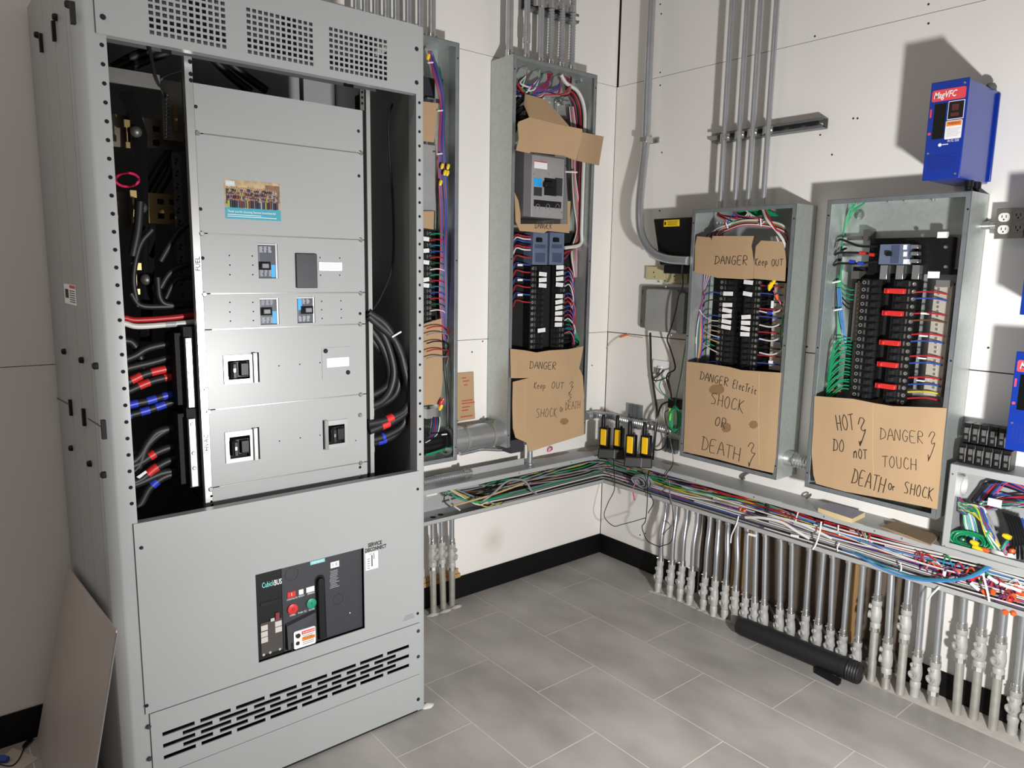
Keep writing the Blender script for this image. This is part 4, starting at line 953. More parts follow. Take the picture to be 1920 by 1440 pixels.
for i in range(13):
    v = 552+i*15; wires(T, S, [('black', .0022, px(S, .06, (1772-i*.9, v), (1788-i*.9, v+4, .05), (1795-i*1.1, v+14, .03)))])
for i, u in enumerate((1783, 1786, 1790)): wires(T, S, [('black', .0025, px(S, .04, (u, 530), (u-8, 640), (u-14, 760)))])
for i in range(7):   # green ground wires from the top
    wires(T, S, [('green', .0026, px(S, .03, (1606+R.uniform(-20, 16), 378), (1590+i*1.5, 400), (1574+i*1.2, 440), (1571+i, 520, .05), (1570+i, 640, .05), (1560+i*2, 700, .06), (1548+i*3, 745, .06)))])
for i in range(6): wires(T, S, [('black', .0028, px(S, .05, (1583+i, 465), (1567+i*2, 480), (1563+i*2, 560), (1568+i, 640), (1556+i*3, 700, .07), (1545+i*4, 748, .07)))])
for i in range(3): wires(T, S, [('lightblue', .0026, px(S, .06, (1570+i*3, 540), (1574+i*3, 590), (1584+i, 640), (1587, 668, .04)))])
for i in range(16):
    v = 634+i*6.5; wires(T, S, [('green', .0026, px(S, .06, (1600, v, .05), (1580-R.uniform(0, 6), v-2+R.uniform(-2, 4), .09), (1561-i*.8, v+22, .1), (1549+R.uniform(0, 10), min(742, v+70), .08)))])
for i in range(5): v = 540+i*9; wires(T, S, [('green' if i < 3 else 'black', .0024, px(S, .05, (1607, v+4), (1590, v+2), (1575, v-14)))])
for (c, v0, v1) in (('black', 459, 461), ('black', 474, 474), ('black', 487, 494)):
    wires(T, S, [(c, .005, px(S, .09, (1648, v0+3), (1610, v1), (1575, v1-12 if v0 < 470 else v1), (1562, v1+4)))])
for (u0, u1, v, c) in ((1612,1624,474,RED),(1630,1640,477,RED),(1593,1603,490,BLUE),(1609,1620,493,BLUE)): MB(c).tube(px(S, .092, (u0,v),(u1,v+1)), .0066, 8).build('tape_band', T)
for u, v in ((1567,528),(1570,580)): MB(PAPER).tube(px(S, .075, (u-6,v+2),(u+9,v-1)), .0035, 5).build('cable_tie', T)
MB(RED).box(*sorted([on(S, 1560, 732, .09)[0], on(S, 1576, 732, .09)[0]]), .085, .09, on(S, 1568, 734, .09)[1], on(S, 1568, 730, .09)[1]).build('wire_nut', T)

# ================================================================ PANELBOARD ON THE RIGHT WALL NEARER THE CORNER
T = P3
rbox(S, T, 'chassis_plate', BLACKM, .004, .05, 1340,500,1470,700); rbox(S, T, 'bus_cover', BLACKM, .004, .07, 1375,520,1400,700)
L3 = pcol(T, S, 1347,1380,524, 1343,1376,690, 16, .1, False, tags=(2,4,5,6,7,8))
R3 = pcol(T, S, 1397,1428,524, 1387,1420,696, 16, .1, True, tags=(0,2,6,7,8,9))
nb = rbox(S, T, 'neutral_bar', M('clear_cover', (1, 1, 1)), .05, .075, 1453,530,1462,695)
rbox(S, T, 'chassis_top', BLACK, .004, .08, 1345,512,1470,524)
for i in range(11):
    v = 535+i*14.5; col = ('red', 'blue', 'black')[i % 3]; s_ = -i*.6
    wires(T, S, [(col, .003, px(S, .1, (1426+s_, v), (1440+s_, v+1), (1455+s_, v+3, .1), (1468+s_, v+4, .08)))])
    if i % 3: wires(T, S, [(col, .003, px(S, .1, (1349, v), (1335, v-2), (1322, v+2, .08), (1312, v+10, .05)))])
for i in range(4): v = 583+i*26; wires(T, S, [('white', .0034, px(S, .115, (1424, v), (1445, v+4), (1462, v-1), (1470, v-10, .1)))])
palette = ['red', 'blue', 'purple', 'white', 'magenta', 'blue', 'red', 'white', 'green', 'purple', 'grey', 'yellow', 'pink', 'blue']
for i in range(14):
    c = palette[i]; wires(T, S, [(c, .0028, px(S, .06, (1318+i*1.3, 512), (1312+R.uniform(-3, 6), 560), (1297+i*1.6, 610+R.uniform(-8, 8), .09), (1293+i*1.8, 650, .09), (1291+i*1.5, 684, .08)))])
for i in range(7):
    c = ('white', 'grey', 'tan', 'white', 'yellow', 'green', 'white')[i]; v = 590+i*9
    wires(T, S, [(c, .0026, px(S, .08, (1304, v-10), (1318, v), (1332, v+10, .1), (1348, v+12+i, .1)))])
for i in range(16):   # bundles fed from the four conduits above
    c = ('red', 'blue', 'white', 'green', 'black', 'pink', 'white', 'magenta')[i % 8]; u = (1349, 1377, 1401, 1430)[i % 4]
    wires(T, S, [(c, .003, px(S, .08, (u-i*.3, 392, .08), (u-4+i, 404, .1), (1360+i*5, 416+R.uniform(-4, 4), .11), (1345+R.uniform(0, 20), 428, .1), (1325+i*2, 442, .07), (1320+i*1.5, 470, .06)))])
for i in range(7):
    c = ('white', 'tan', 'green', 'red', 'black', 'white', 'pink')[i]
    wires(T, S, [(c, .0034, px(S, .1, (1344+i*.8, 440, .08), (1362, 424+i*1.6), (1395, 413+i*1.6, .12), (1440, 415+i*1.8), (1470, 424+i*2, .1), (1478, 450, .08)))])
wires(T, S, [('white', .0055, px(S, .13, (1430,392,.09), (1438,412), (1455,432), (1468,450), (1476,475,.1))), ('red', .0045, px(S, .128, (1434,393,.09), (1445,415), (1462,440), (1474,455,.1)))])
for i in range(6): wires(T, S, [('green', .003, px(S, .07, (1430, 392), (1410-i*4, 396), (1400-i*3, 393+i*2, .05), (1440+i*4, 394+i*2, .04)))])
wires(T, S, [('green', .003, px(S, .12, (1470,590), (1463,625), (1466,650), (1472,660,.08)))])
for u, v in ((1346,418),(1352,418),(1357,418)): a, z = on(S, u, v, .03); MB(SILVER).lathe((a, .004, z), (0, 1, 0), [(0, .006), (.03, .006)], 8).build('stud', T)
rbox(S, T, 'end_cap', PAPER, .06, .08, 1452,443,1464,453)
MB(PAPER).tube(px(S, .125, (1426,410),(1427,424)), .003, 5).build('cable_tie', T); MB(PAPER).tube(px(S, .125, (1361,418),(1365,428)), .003, 5).build('cable_tie', T)
for (u, v, c) in ((1451,528,YEL),(1446,536,YEL),(1443,540,YEL)): MB(c).lathe(px(S, .125, (u,v))[0], (.3, .3, .9), [(-.012, .004), (.0, .008), (.014, .009), (.018, .006)], 8).build('wire_nut', T)
MB(ORA).lathe(px(S, .125, (1457,557))[0], (-.2, .2, .9), [(-.012, .004), (.0, .006), (.012, .007)], 8).build('wire_nut', T)
wires(T, S, [('pink', .003, px(S, .122, (1450,545),(1457,557),(1463,568),(1468,578,.1)))])
for i in range(3): rbox(S, T, 'wire_marker', BLUE if i == 0 else PAPER, .112, .121, (1439,1446,1441)[i], (584,564,676)[i], (1447,1448,1447)[i], (590,578,682)[i])

# ================================================================ TALL PANELBOARD NEAR THE CORNER
S = 'A'; T = P2
MB_ = M('breaker_grey', (150, 148, 150), .4)
o = rbox(S, T, 'main_breaker', M('breaker_side', (104, 102, 104), .45), .004, .15, 983,285,1057,411)
f = rbox(S, o, 'front_cover', MB_, .13, .155, 998,289,1056,411, .003, 'grey main breaker cover')
rbox(S, f, 'label', PAPER, .155, .1556, 1002,301,1026,318); rbox(S, f, 'label_band', RED, .1556, .1559, 1002,301,1026,306)
rbox(S, f, 'blue_tab', CYAN, .155, .1556, 1001,333,1016,350); rbox(S, f, 'toggle_slot', HOLE, .155, .156, 1021,333,1043,368)
rbox(S, f, 'toggle', BLACK, .156, .18, 1024,340,1039,352, .003); rbox(S, f, 'rating_plate', DARK, .155, .1556, 1041,333,1054,368); rbox(S, f, 'trip_settings', DARK, .155, .1556, 1001,350,1016,368)
rbox(S, f, 'terminal_window', HOLE, .155, .1556, 1001,374,1052,391)
for u in (1008, 1027, 1045):
    a, z = on(S, u, 388, .157); MB(SILVER).tube([(a-.012, .156, z-.012), (a-.01, .158, z+.008), (a, .158, z+.014), (a+.01, .158, z+.008), (a+.012, .156, z-.012)], .0022, 5).build('terminal_clip', f)
for u, v in ((1001,290),(1001,327),(1029,327),(1053,331),(1053,399)): a, z = on(S, u, v, .156); MB(SILVER).screw(a, .155, z, .005, .003).build('screw', f)
for u0, u1 in ((1000,1026),(1032,1057)):
    o = rbox(S, T, 'branch_main_breaker', M('breaker_bluegrey', (1, 1, 1)), .05, .12, u0,435,u1,497, .002)
    rbox(S, o, 'toggle', BLACK, .12, .135, avg(u0, u1)-4,446,avg(u0, u1)+4,454); rbox(S, o, 'label', M('bluegrey_dark', (1, 1, 1)), .12, .1206, u0+3,458,u1-3,466)
    rbox(S, o, 'label', M('bluegrey_dark', (1, 1, 1)), .12, .1206, u0+4,474,u1-4,492)
rbox(S, T, 'chassis_plate', BLACKM, .004, .05, 962,430,1075,655)
rbox(S, T, 'bus_cover', BLACKM, .05, .085, 1016,498,1038,655)
pcol(T, S, 994,1020,498, 993,1020,655, 15, .1, False, tags=(1,2,3,11))
pcol(T, S, 1034,1060,496, 1034,1058,655, 15, .1, True, tags=(0,1,2,3,5,6,7,8,9,10))
for i in range(13):
    v = 440+i*5+(i > 5)*(i-5)*9; col = ('red', 'blue')[i % 2] if i > 5 else ('red', 'white', 'blue', 'black', 'red', 'white')[i]
    wires(T, S, [(col, .004 if i < 6 else .0034, px(S, .1, (1000 if i < 6 else 994, v+4), (982, v+3), (968, v, .08), (962, v+12, .05)))])
    if i > 6 and i % 2: rbox(S, T, 'wire_marker', PAPER, .1, .1045, 971,v+2,980,v+6)
for i in range(16):   # right bundle
    c = ('red', 'blue', 'purple', 'magenta', 'white', 'black', 'blue', 'pink')[i % 8]; v = 505+i*8
    wires(T, S, [(c, .003, px(S, .1, (1058, v, .1), (1066+R.uniform(0, 3), v-3), (1074+R.uniform(0, 4), v+12+R.uniform(-4, 10), .11), (1073+R.uniform(-2, 5), v+45, .09), (1069+i*.6, min(652, v+90), .07)))])
for i in range(6): wires(T, S, [('green' if i < 4 else 'black', .003, px(S, .09, (1060, 600+i*8), (1072, 605+i*7), (1080+i*2, 625+i*4, .1), (1076+i*2, 648, .08)))])
for i in range(22):   # top bundles out of the conduits
    c = ('white', 'blue', 'purple', 'red', 'black', 'white', 'magenta', 'blue', 'grey', 'red', 'green')[i % 11]; u = (987, 1012, 1031, 1052, 1071)[i % 5]; v0 = 128+(u-987)*.2
    wires(T, S, [(c, .0045, px(S, .08, (u, v0), (u-2, v0+14, .1), (u-14+R.uniform(-6, 6), v0+30+R.uniform(-3, 8), .12), (985+R.uniform(-6, 10), 158+i*1.2, .11), (968, 163+R.uniform(-6, 12), .06)))])
for i in range(8): wires(T, S, [(('red', 'blue', 'black', 'grey', 'magenta', 'white', 'black', 'red')[i], .006, px(S, .1, (964, 166+i*3, .06), (990, 165+i*3), (1015, 170+i*2, .12), (1028, 150+i, .1), (1035-i, 138, .08)))])
for i, (c, r) in enumerate((('white', .009), ('black', .007), ('red', .006), ('black', .007), ('magenta', .006))):
    wires(T, S, [(c, r, px(S, .1-.012*i, (1052+4*i, 140+i*2), (1062, 156+i*4), (1084-i*3, 172+i*3), (1096-i*4, 205), (1100-i*4, 260), (1101-i*5, 350), (1097-i*4, 430), (1088-i*3, 458), (1058, 465+i*5, .1)))])
for i in range(9): wires(T, S, [(('black', 'white', 'red', 'green', 'magenta', 'grey', 'pink', 'white', 'black')[i], .0036, px(S, .07, (1066+i*1.2, 200), (1070+i*1.4, 250), (1071+i, 320), (1074+i*1.5, 380), (1080+i*1.3, 430), (1070+i*2, 470), (1076+i, 520)))])
for i in range(3): wires(T, S, [('black', .012, px(S, .07, (964, 210+i*18, .06), (975, 190+i*16, .1), (990, 183+i*22, .12), (990, 220+i*20, .1)))])
rbox(S, T, 'clamp_plate', SILVER, .05, .07, 976,205,992,219); rbox(S, T, 'clamp_plate', GALVF, .03, .05, 1069,223,1085,235); rbox(S, T, 'terminal_plate', GALV, .01, .03, 1045,185,1069,225, .002)
for u, v in ((1035,181),(1045,190),(1050,195),(1052,187),(1083,153)): a, z = on(S, u, v, .03); MB(SILVER).lathe((a, .02, z), (0, 1, 0), [(0, .008), (.03, .008), (.034, .005)], 8).build('terminal_screw', T)
MB(PAPER).tube(px(S, .12, (1060,322),(1082,323)), .004, 5).build('cable_tie', T)
rbox(S, T, 'corner_box', DARK, .1, .165, 958,826,982,846)

# ================================================================ TALL PANELBOARD BEHIND THE SWITCHBOARD
T = P1
rbox(S, T, 'main_breaker', MB_, .004, .1, 780,268,816,395)
rbox(S, T, 'barrier_plate', DARK, .01, .05, 780,140,816,190, .003); rbox(S, T, 'bracket', GALVF, .03, .08, 802,182,824,195)
rbox(S, T, 'chassis_plate', BLACKM, .004, .05, 770,430,822,600)
pcol(T, S, 785,809,432, 785,809,604, 16, .09, True, tags=(1,3,5,8,9))
for i in range(14):
    c = ('green', 'red', 'teal', 'blue', 'red', 'dkgreen', 'white')[i % 7]; v = 440+i*11
    wires(T, S, [(c, .003, px(S, .1, (806, v), (820, v-2), (832, v+1), (840, v+8, .07), (843, v+20, .04)))])
for i in range(13):
    c = ('red', 'blue', 'magenta', 'blue', 'purple', 'black', 'blue', 'black', 'blue', 'red', 'blue', 'dkgreen', 'blue')[i]
    wires(T, S, [(c, .0034, px(S, .1, (803+i*.5, 95), (806+i*.7, 112), (816+i*.9, 150, .12), (826+i*.6, 195, .12), (823+i*.8, 260, .12), (822+i*1.2, 320, .11), (824+i*1.4+R.uniform(-2, 4), 400, .1), (826+i*.9, 480, .1), (824+i*1.3, 560, .09), (832+i*.5, 640, .08)))])
for i in range(3): wires(T, S, [('green', .003, px(S, .1, (812, 112), (824, 128), (829, 160), (835, 150, .05)))])
for i, v in enumerate((612, 624, 640, 655, 668)): wires(T, S, [(('red', 'grey', 'black', 'red', 'grey')[i], .003, px(S, .155, (800, v+4), (815, v), (832, v+1, .15), (846, v+10-i*2, .1), (842, v+28, .07)))])
wires(T, S, [('black', .006, px(S, .1, (834,600,.06), (834,690), (842,745), (845,790), (838,808), (806,812)))])
for i in range(9): wires(T, S, [(('black', 'blue', 'black', 'red', 'black', 'blue', 'black', 'black', 'white')[i], .004, px(S, .1, (812+i*1.4, 776, .08), (811+i*1.6, 795), (806+i*1.5, 815), (797, 822+i)))])
for i in range(11): wires(T, S, [('black', .0085, px(S, .09+.004*(i % 3), (792, 818+i*3.2), (815, 814+i*3.2), (832, 812+i*2.6), (842, 812+i*2.3, .08)))])
wires(T, S, [('green', .005, px(S, .13, (798,853), (815,848), (832,842,.12), (846,836,.08)))])
for (u, v) in ((803,107),(829,312),(834,324),(840,313),(826,343),(839,325)): MB(YEL).lathe(px(S, .135, (u,v))[0], (.2, .1, .9), [(-.012, .005), (0, .008), (.012, .006)], 8).build('wire_nut', T)
for (u, v, c) in ((826,757,RED),(829,752,RED),(826,764,YEL)): MB(c).lathe(px(S, .14, (u,v))[0], (.3, .2, .9), [(-.014, .005), (0, .009), (.014, .007)], 8).build('wire_nut', T)
for u, v in ((825,208),(824,289),(833,815),(807,118)): MB(PAPER).tube(px(S, .14, (u-5,v),(u+5,v-1)), .003, 5).build('cable_tie', T)
rbox(S, T, 'ground_bar', SILVER, .03, .09, 800,768,826,782)
# ================================================================ CONDUITS ABOVE THE PANELBOARDS
def riser(side, u, v, d, z0, r, label, group, flexi=False, coup=None, z1=3.85):
    a, _ = on(side, u, v, d)
    t = thing(side, 'flexible_conduit' if flexi else 'steel_conduit', label, 'conduit', (a, d, z0), group)
    if flexi:
        MB(EMT).flex([(a, d, z0+.03), (a+.004, d-.004, z0+.15), (a, d, z0+.4), (a, d, z1)], r, .012).build('spiral_jacket', t)
        MB(SILVER).lathe((a, d, z0), (0, 0, 1), [(0, r*1.3), (.04, r*1.25), (.042, r*1.05)], 12).build('connector', t)
    else:
        MB(EMT).tube([(a, d, z0), (a, d, z1)], r, 14).build('pipe', t)
        c = MB(SILVER).lathe((a, d, z0), (0, 0, 1), [(0, r*1.45), (.008, r*1.45), (.009, r*1.22), (.035, r*1.22), (.036, r*1.02)], 12).build('connector', t)
        MB(SILVER).lathe((a+r*.7, d+r, z0+.022), (.4, 1, 0), [(0, .004), (.008, .004)], 8).build('set_screw', c)
        if coup: z = on(side, u, coup, d)[1]; MB(EMT).lathe((a, d, z-.04), (0, 0, 1), [(0, r*1.22), (.036, r*1.22), (.037, r*1.3), (.043, r*1.3), (.044, r*1.22), (.08, r*1.22)], 12).build('coupling', t)
    return t
zt = A2[3]
for i, (u, v, fx, cp, r) in enumerate(((955,104,0,None,.0155),(987,110,0,62,.0135),(1013,114,0,None,.0145),(1032,118,1,None,.0145),(1052,121,1,None,.0145),(1072,125,1,None,.0145))):
    lab = ('leftmost straight steel conduit on top of the corner panelboard', 'straight steel conduit with a coupling on top of the corner panelboard', 'third straight steel conduit on top of the corner panelboard',
           'leftmost spiral flexible conduit on top of the corner panelboard', 'middle spiral flexible conduit on top of the corner panelboard', 'rightmost spiral flexible conduit on top of the corner panelboard')[i]
    riser('A', u, v, .085, zt, r, lab, 'conduits over the corner panelboard', fx, cp)
a0, z = on('A', 985, 8, .03); a1, _ = on('A', 1083, 24, .03)
ST = M('strut_metal', (128, 132, 132), .45, .7, .1, 25)
def strut(side, label, a0, a1, z, dep=.041, nslot=5, right_end=True):
    t = thing(side, 'strut_channel', label, 'strut', (avg(a0, a1), dep/2, z-.0205)); h = .0205
    b = MB(ST).box(a0, a1, .001, .004, z-h, z+h).box(a0, a1, .004, dep, z+h-.003, z+h).box(a0, a1, .004, dep, z-h, z-h+.003).box(a0, a1, dep-.003, dep, z+h-.011, z+h-.003).box(a0, a1, dep-.003, dep, z-h+.003, z-h+.011)
    b.use(PAPER)
    b.build('channel', t)
    sl = MB(M('slot_light', (190, 188, 184), .6))
    for k in range(nslot):
        c = a0+(a1-a0)*(k+.6)/nslot; MB(MATS['slot_light']).rbox(c-.012, c+.012, .0035, .0044, z-.006, z+.006, .005).build('slot', t)
    return t
strut('A', 'steel strut channel clamping the conduits above the corner panelboard', a0, a1, z+.005)
def clamp(side, u, v, d, r, label, grp, off=0):
    a, z = on(side, u, v, d); t = thing(side, 'pipe_clamp', label, 'clamp', (a, d, z-.016), grp)
    P = [(a-r*2.0, d-r*.6, z), (a-r*1.25, d-r*.2, z), (a-r*1.12, d+r*.5, z)]+[(a+r*1.15*math.sin(x), d+r*1.15*math.cos(x), z) for x in (-1, -.5, 0, .5, 1)]+[(a+r*1.12, d+r*.5, z), (a+r*1.25, d-r*.2, z), (a+r*2.0, d-r*.6, z)]
    vs = []; fs = []
    for x in P: vs += [(x[0], -x[1], x[2]-.015), (x[0], -x[1], x[2]+.015), (x[0], -x[1]+.003, x[2]+.015), (x[0], -x[1]+.003, x[2]-.015)]
    for i in range(len(P)-1):
        for k in range(4): fs.append((4*i+k, 4*i+(k+1) % 4, 4*i+4+(k+1) % 4, 4*i+4+k))
    MB(SILVER).add(vs, fs).build('strap', t)
    MB(SILVER).lathe((a+r*1.7, d-r*.6, z), (0, 1, 0), [(0, .006), (.008, .006), (.01, .004)], 8).build('bolt', t)
for i, u in enumerate((1012,1032,1052,1072)): clamp('A', u, (6,9,12,17)[i], .085, .0145, '%s pipe clamp on the strut above the corner panelboard' % ('first','second','third','fourth')[i], 'clamps above the corner panelboard')
zt = A3[3]
for i, (u, v) in enumerate(((1350,384),(1378,382),(1402,381),(1431,380))):
    riser('B', u, v, .085, zt, .0118, '%s of the four steel conduits above the DANGER ELECTRIC panelboard' % ('leftmost','second','third','rightmost')[i], 'four conduits on the right wall')
a0, z0 = on('B', 1338, 262, .03); a1, z1 = on('B', 1546, 228, .03)
strut('B', 'slotted steel strut channel on the right wall behind four conduits', a0, a1, avg(z0, z1), .045, 7)
for i, (u, v) in enumerate(((1357,258),(1384,253),(1408,249),(1437,244))): clamp('B', u, v, .085, .0118, '%s pipe clamp on the slotted strut of the right wall' % ('first','second','third','fourth')[i], 'clamps on the right wall strut')
for i, u in enumerate((669.5,685.8,705,725,743.7,766,788.7)):
    riser('A', u, 60, .085, A1[3], .0135, '%s steel conduit from the left rising behind the switchboard top' % ORD[i], 'conduits behind the switchboard')
riser('A', 810, 70, .085, A1[3], .0155, 'rightmost thick steel conduit rising behind the switchboard top', 'conduits behind the switchboard')
# large bent conduit
t = thing('B', 'bent_conduit', 'large bent steel conduit down the right wall, curving in front of the black box', 'conduit', (on('B', 1200, 420, .1)[0], .09, 1.5))
P = px('B', .06, (1223,-30,.05),(1219,60,.05),(1214,180,.05),(1211,262,.055),(1204,330,.09),(1199,390,.13),(1203,440,.15),(1222,472,.16),(1250,485,.165),(1290,489,.165))
P = [(P[0][0], .05, 3.5)]+P[1:]
MB(EMT).tube(smooth(P, 6), .0205, 16).build('pipe', t)
a, z = on('B', 1211, 262, .055); MB(SILVER).box(a-.05, a+.042, .0, .006, z-.014, z+.014).box(a-.022, a+.022, .02, .078, z-.013, z+.013).build('strap', t, bev=.002)
# nipples and couplings
def cyl(side, name, label, cat, p0, p1, prof, parts=(), mat=EMT, n=24):
    t = thing(side, name, label, cat, (p0[0], p0[1], p0[2]-max(r for _, r in prof)))
    MB(mat).lathe(p0, tuple((Vector(p1)-Vector(p0)).normalized()), prof, n).build('body', t); return t
_, z = on('A', 905, 815, .085); aL, aR = A1[1]+.0, A2[0]; L = aR-aL
t = cyl('A', 'pipe_nipple', 'very large steel pipe coupling joining the two tall panelboards', 'pipe', (aL+.001, .09, z), (aR, .09, z), [(0, .061), (L*.3, .061), (L*.3, .056), (L*.78, .056), (L*.78, .061), (L-.002, .061)], n=32)
for f in (.27, .8):
    b = MB(M('worn_grey_paint', (150, 150, 145), .5, .4, .1, 30)).lathe((aL+L*f-.006, .09, z), (1, 0, 0), [(0, .064), (.012, .064)], 32); o = b.build('clamp_ring', t)
    MB(BRASS).lathe((aL+L*f, .09+.03, z+.062), (0, .5, .86), [(0, .006), (.008, .006), (.01, .004)], 8).build('set_screw', o)
a, zz = on('A', 850, 822, .08)
MB(SILVER).lathe((A1[1]-.004, .09, z), (-1, 0, 0), [(0, .066), (.014, .066), (.014, .056), (.004, .055)], 32).build('bushing', P1)
_, z = on('B', 1490, 862, .085); L = A4[0]-A3[1]
t = cyl('B', 'pipe_nipple', 'short threaded pipe nipple between the two right wall panelboards', 'pipe', (A3[1]+.001, .085, z), (A4[0], .085, z), [(0, .034), (L*.28, .034), (L*.28, .028)]+[(L*(.3+.05*k), (.031, .028)[k % 2]) for k in range(13)]+[(L*.97, .028)], mat=SILVER)
p = onZ(993, 871, TZ1); zb = A2[2]
cyl('A', 'pipe_nipple', 'short vertical steel nipple from the corner panelboard down to the trough', 'pipe', (p.x, -p.y, TZ1+.001), (p.x, -p.y, zb), [(0, .022), (.008, .022), (.01, .014), (zb-TZ1-.002, .014)], mat=EMT)
# flexible conduits on the back wall
def flexrun(side, label, pts, r, pitch, conn=True):
    t = thing(side, 'flexible_conduit', label, 'conduit', (pts[0][0], pts[0][1], min(p[2] for p in pts)-r))
    MB(EMT).flex(pts, r, pitch, 12).build('spiral_jacket', t)
    if conn:
        q = pts[-1]; d = (Vector(pts[-1])-Vector(pts[-2])).normalized(); MB(SILVER).lathe(tuple(Vector(q)-d*.012), tuple(d), [(0, r*1.3), (.03, r*1.3), (.03, r*1.6), (.038, r*1.6)], 10).build('connector', t)
    return t
flexrun('A', 'thin spiral conduit below the very large pipe on the back wall', px('A', .03, (862,851),(885,846),(905,842),(940,843),(972,840)), .0095, .009)
flexrun('A', 'short spiral conduit lying on the trough beside the switchboard', [(p.x, -p.y, TZ1+.031) for p in (onZ(792,905,TZ1+.031), onZ(830,896,TZ1+.031), onZ(872,888,TZ1+.031))], .017, .011)
fA = px('A', .05, (1100,770),(1118,773)); fB = px('B', .05, (1165,788),(1215,800),(1255,810),(1292,820)); zf = avg(*[p[2] for p in fA+fB])
pts = [(p[0], p[1], zf+.008) for p in fA]+[(-.1, .07, zf+.006), (-.06, .12, zf+.002)]+[(-p[1], p[0], p[2]*.5+zf*.5) for p in fB]
t = flexrun('A', 'thick spiral conduit crossing the room corner above the radios', pts, .021, .013, False)
for q in (fB[1], fB[2]): MB(SILVER).box(-.075, -.0, q[0]-.009, q[0]+.009, q[2]*.5+zf*.5-.024, q[2]*.5+zf*.5+.024).build('strap', t, bev=.003)
for i, (u0, v0, u1, v1) in enumerate(((1178,757,1197,806),(1246,822,1265,852))):
    p, q = on('B', u0, v0, .03), on('B', u1, v1, .03)
    b = MB(ST).box(p[0], q[0], .001, .02, q[1], p[1]); c = (q[0]-p[0])/5
    for k in (0, 2, 4): b.box(p[0]+c*k, p[0]+c*(k+1), .02, .028, q[1], p[1])
    b.solo('B', 'strut_piece', ('short upright strut piece behind the thick spiral conduit, over the left radio charger','short upright strut piece below the spiral conduit beside the DANGER ELECTRIC panelboard')[i], 'strut')
p, q = on('A', 817, 884, .09), on('A', 983, 857, .09)
b = MB(GREYT).box(p[0], q[0], .085, .09, TZ1+.004, TZ1+.034).box(p[0], q[0], .01, .09, TZ1+.001, TZ1+.004); b.solo('A', 'steel_angle', 'grey steel angle lying along the top of the back wall trough', 'steel angle', bev=.001)
# black strut under the right trough
MB(M('dark_strut', (46, 46, 46), .6, .3)).box(.72, 2.0, -.02+.0005, .012, .415, .455).solo('B', 'strut_channel', 'dark steel strut running behind the conduits just under the right trough', 'strut')

# ================================================================ DEVICES ON THE RIGHT WALL
BLUEP = M('blue_enamel', (10, 48, 146), .28, 0, .03, 5, coat=.3)
def drive(label, a0, z0, w=.122, h=.325, d=.266, full=True, conn=False):
    t = thing('B', 'motor_drive', label, 'drive', (a0+w/2, d/2, z0), 'blue drives on the right wall'); a1, z1 = a0+w, z0+h
    MB(BLUEP).box(a0+.003, a1-.003, .004, d-.004, z0+.003, z1-.003).box(a0-.004, a1+.006, .0, .012, z0+.01, z1-.01).build('body', t, bev=.003)
    f = MB(BLUEP).box(a0, a1, d-.006, d, z0, z1).build('front_cover', t, bev=.0025)
    X = lambda fx: a0+w*fx
    Z = lambda fz: z1-h*fz
    b = MB(M('coral_red_print', (226, 72, 80), .45)).rbox(X(.06), X(.94), d, d+.0012, Z(.2), Z(.085), .006).use(PAPER).text('MagVFC', X(.4), d+.002, Z(.142), .02, .07, shear=.25, bold=.02); b.build('badge', f, 'red badge with white lettering')
    MB(M('window_black', (10, 14, 14), .12)).box(X(.16), X(.47), d, d+.0012, Z(.58), Z(.225)).build('display_window', f)
    b = MB(PAPER).box(X(.52), X(.94), d, d+.0010, Z(.4), Z(.215)).use(M('print_black', (24, 20, 22), .3)).box(X(.535), X(.925), d+.001, d+.0014, Z(.393), Z(.222))
    b.use(M('print_maroon', (84, 40, 40), .5)).box(X(.62), X(.8), d+.0014, d+.0018, Z(.31), Z(.25)).box(X(.6), X(.82), d+.0014, d+.0018, Z(.37), Z(.335)); b.build('instruction_print', f)
    b = MB(PAPER).rbox(X(.5), X(.93), d, d+.0012, Z(.595), Z(.41), .004).use(M('warning_orange', (240, 130, 50), .5)).box(X(.52), X(.91), d+.0012, d+.0016, Z(.465), Z(.418)).use(INK).text('WARNING', X(.72), d+.002, Z(.441), .008, .035)
    b.use(MATS['faint_print'])
    for k in range(6): b.box(X(.54), X(.9-.03*(k % 3)), d+.0012, d+.0015, Z(.495+k*.015), Z(.489+k*.015))
    b.build('warning_label', f)
    b = MB(PAPER).text('FR FG 1500', X(.74), d+.0006, Z(.615), .008, .034); b.disc(X(.4), d+.0003, Z(.645), .0055, 14).box(X(.46), X(.62), d, d+.0006, Z(.648), Z(.64)); b.build('lettering', f)
    MB(MATS['coral_red_print']).rbox(X(.045), X(.09), d, d+.001, Z(.355), Z(.27), .002).build('indicator_print', f); MB(MATS['coral_red_print']).disc(X(.08), d+.0003, Z(.52), .0048, 14).build('indicator_print', f)
    b = MB(M('blue_grille', (16, 38, 128), .5))
    for i in range(9):
        for j in range(7): b.box(X(.12+.085*i), X(.12+.085*i+.05), d, d+.0005, Z(.74+.025*j+.012), Z(.74+.025*j))
    b.build('vent_dots', f)
    for fx, fz in ((.88,.05),(.88,.95),(.1,.72)): MB(SILVER).screw(X(fx), d, Z(fz), .004, .003).build('screw', f)
    MB(M('grey_ear', (92, 94, 96), .5)).lathe((a1-.012, .05, z1-.004), (0, 0, 1), [(0, .018), (.01, .018), (.02, .012)], 12).build('mounting_ear', t)
    if conn:
        for dd in (.14, .07): MB(BLACK).lathe((a1-.014, dd, z0+.004), (0, 0, -1), [(0, .014), (.02, .014), (.022, .011), (z0-A4[3]+.004, .011)], 12).build('cable_gland', t)
    return t
p0, p1 = on('B', 1746.7, 154, .266), on('B', 1801, 335, .266)
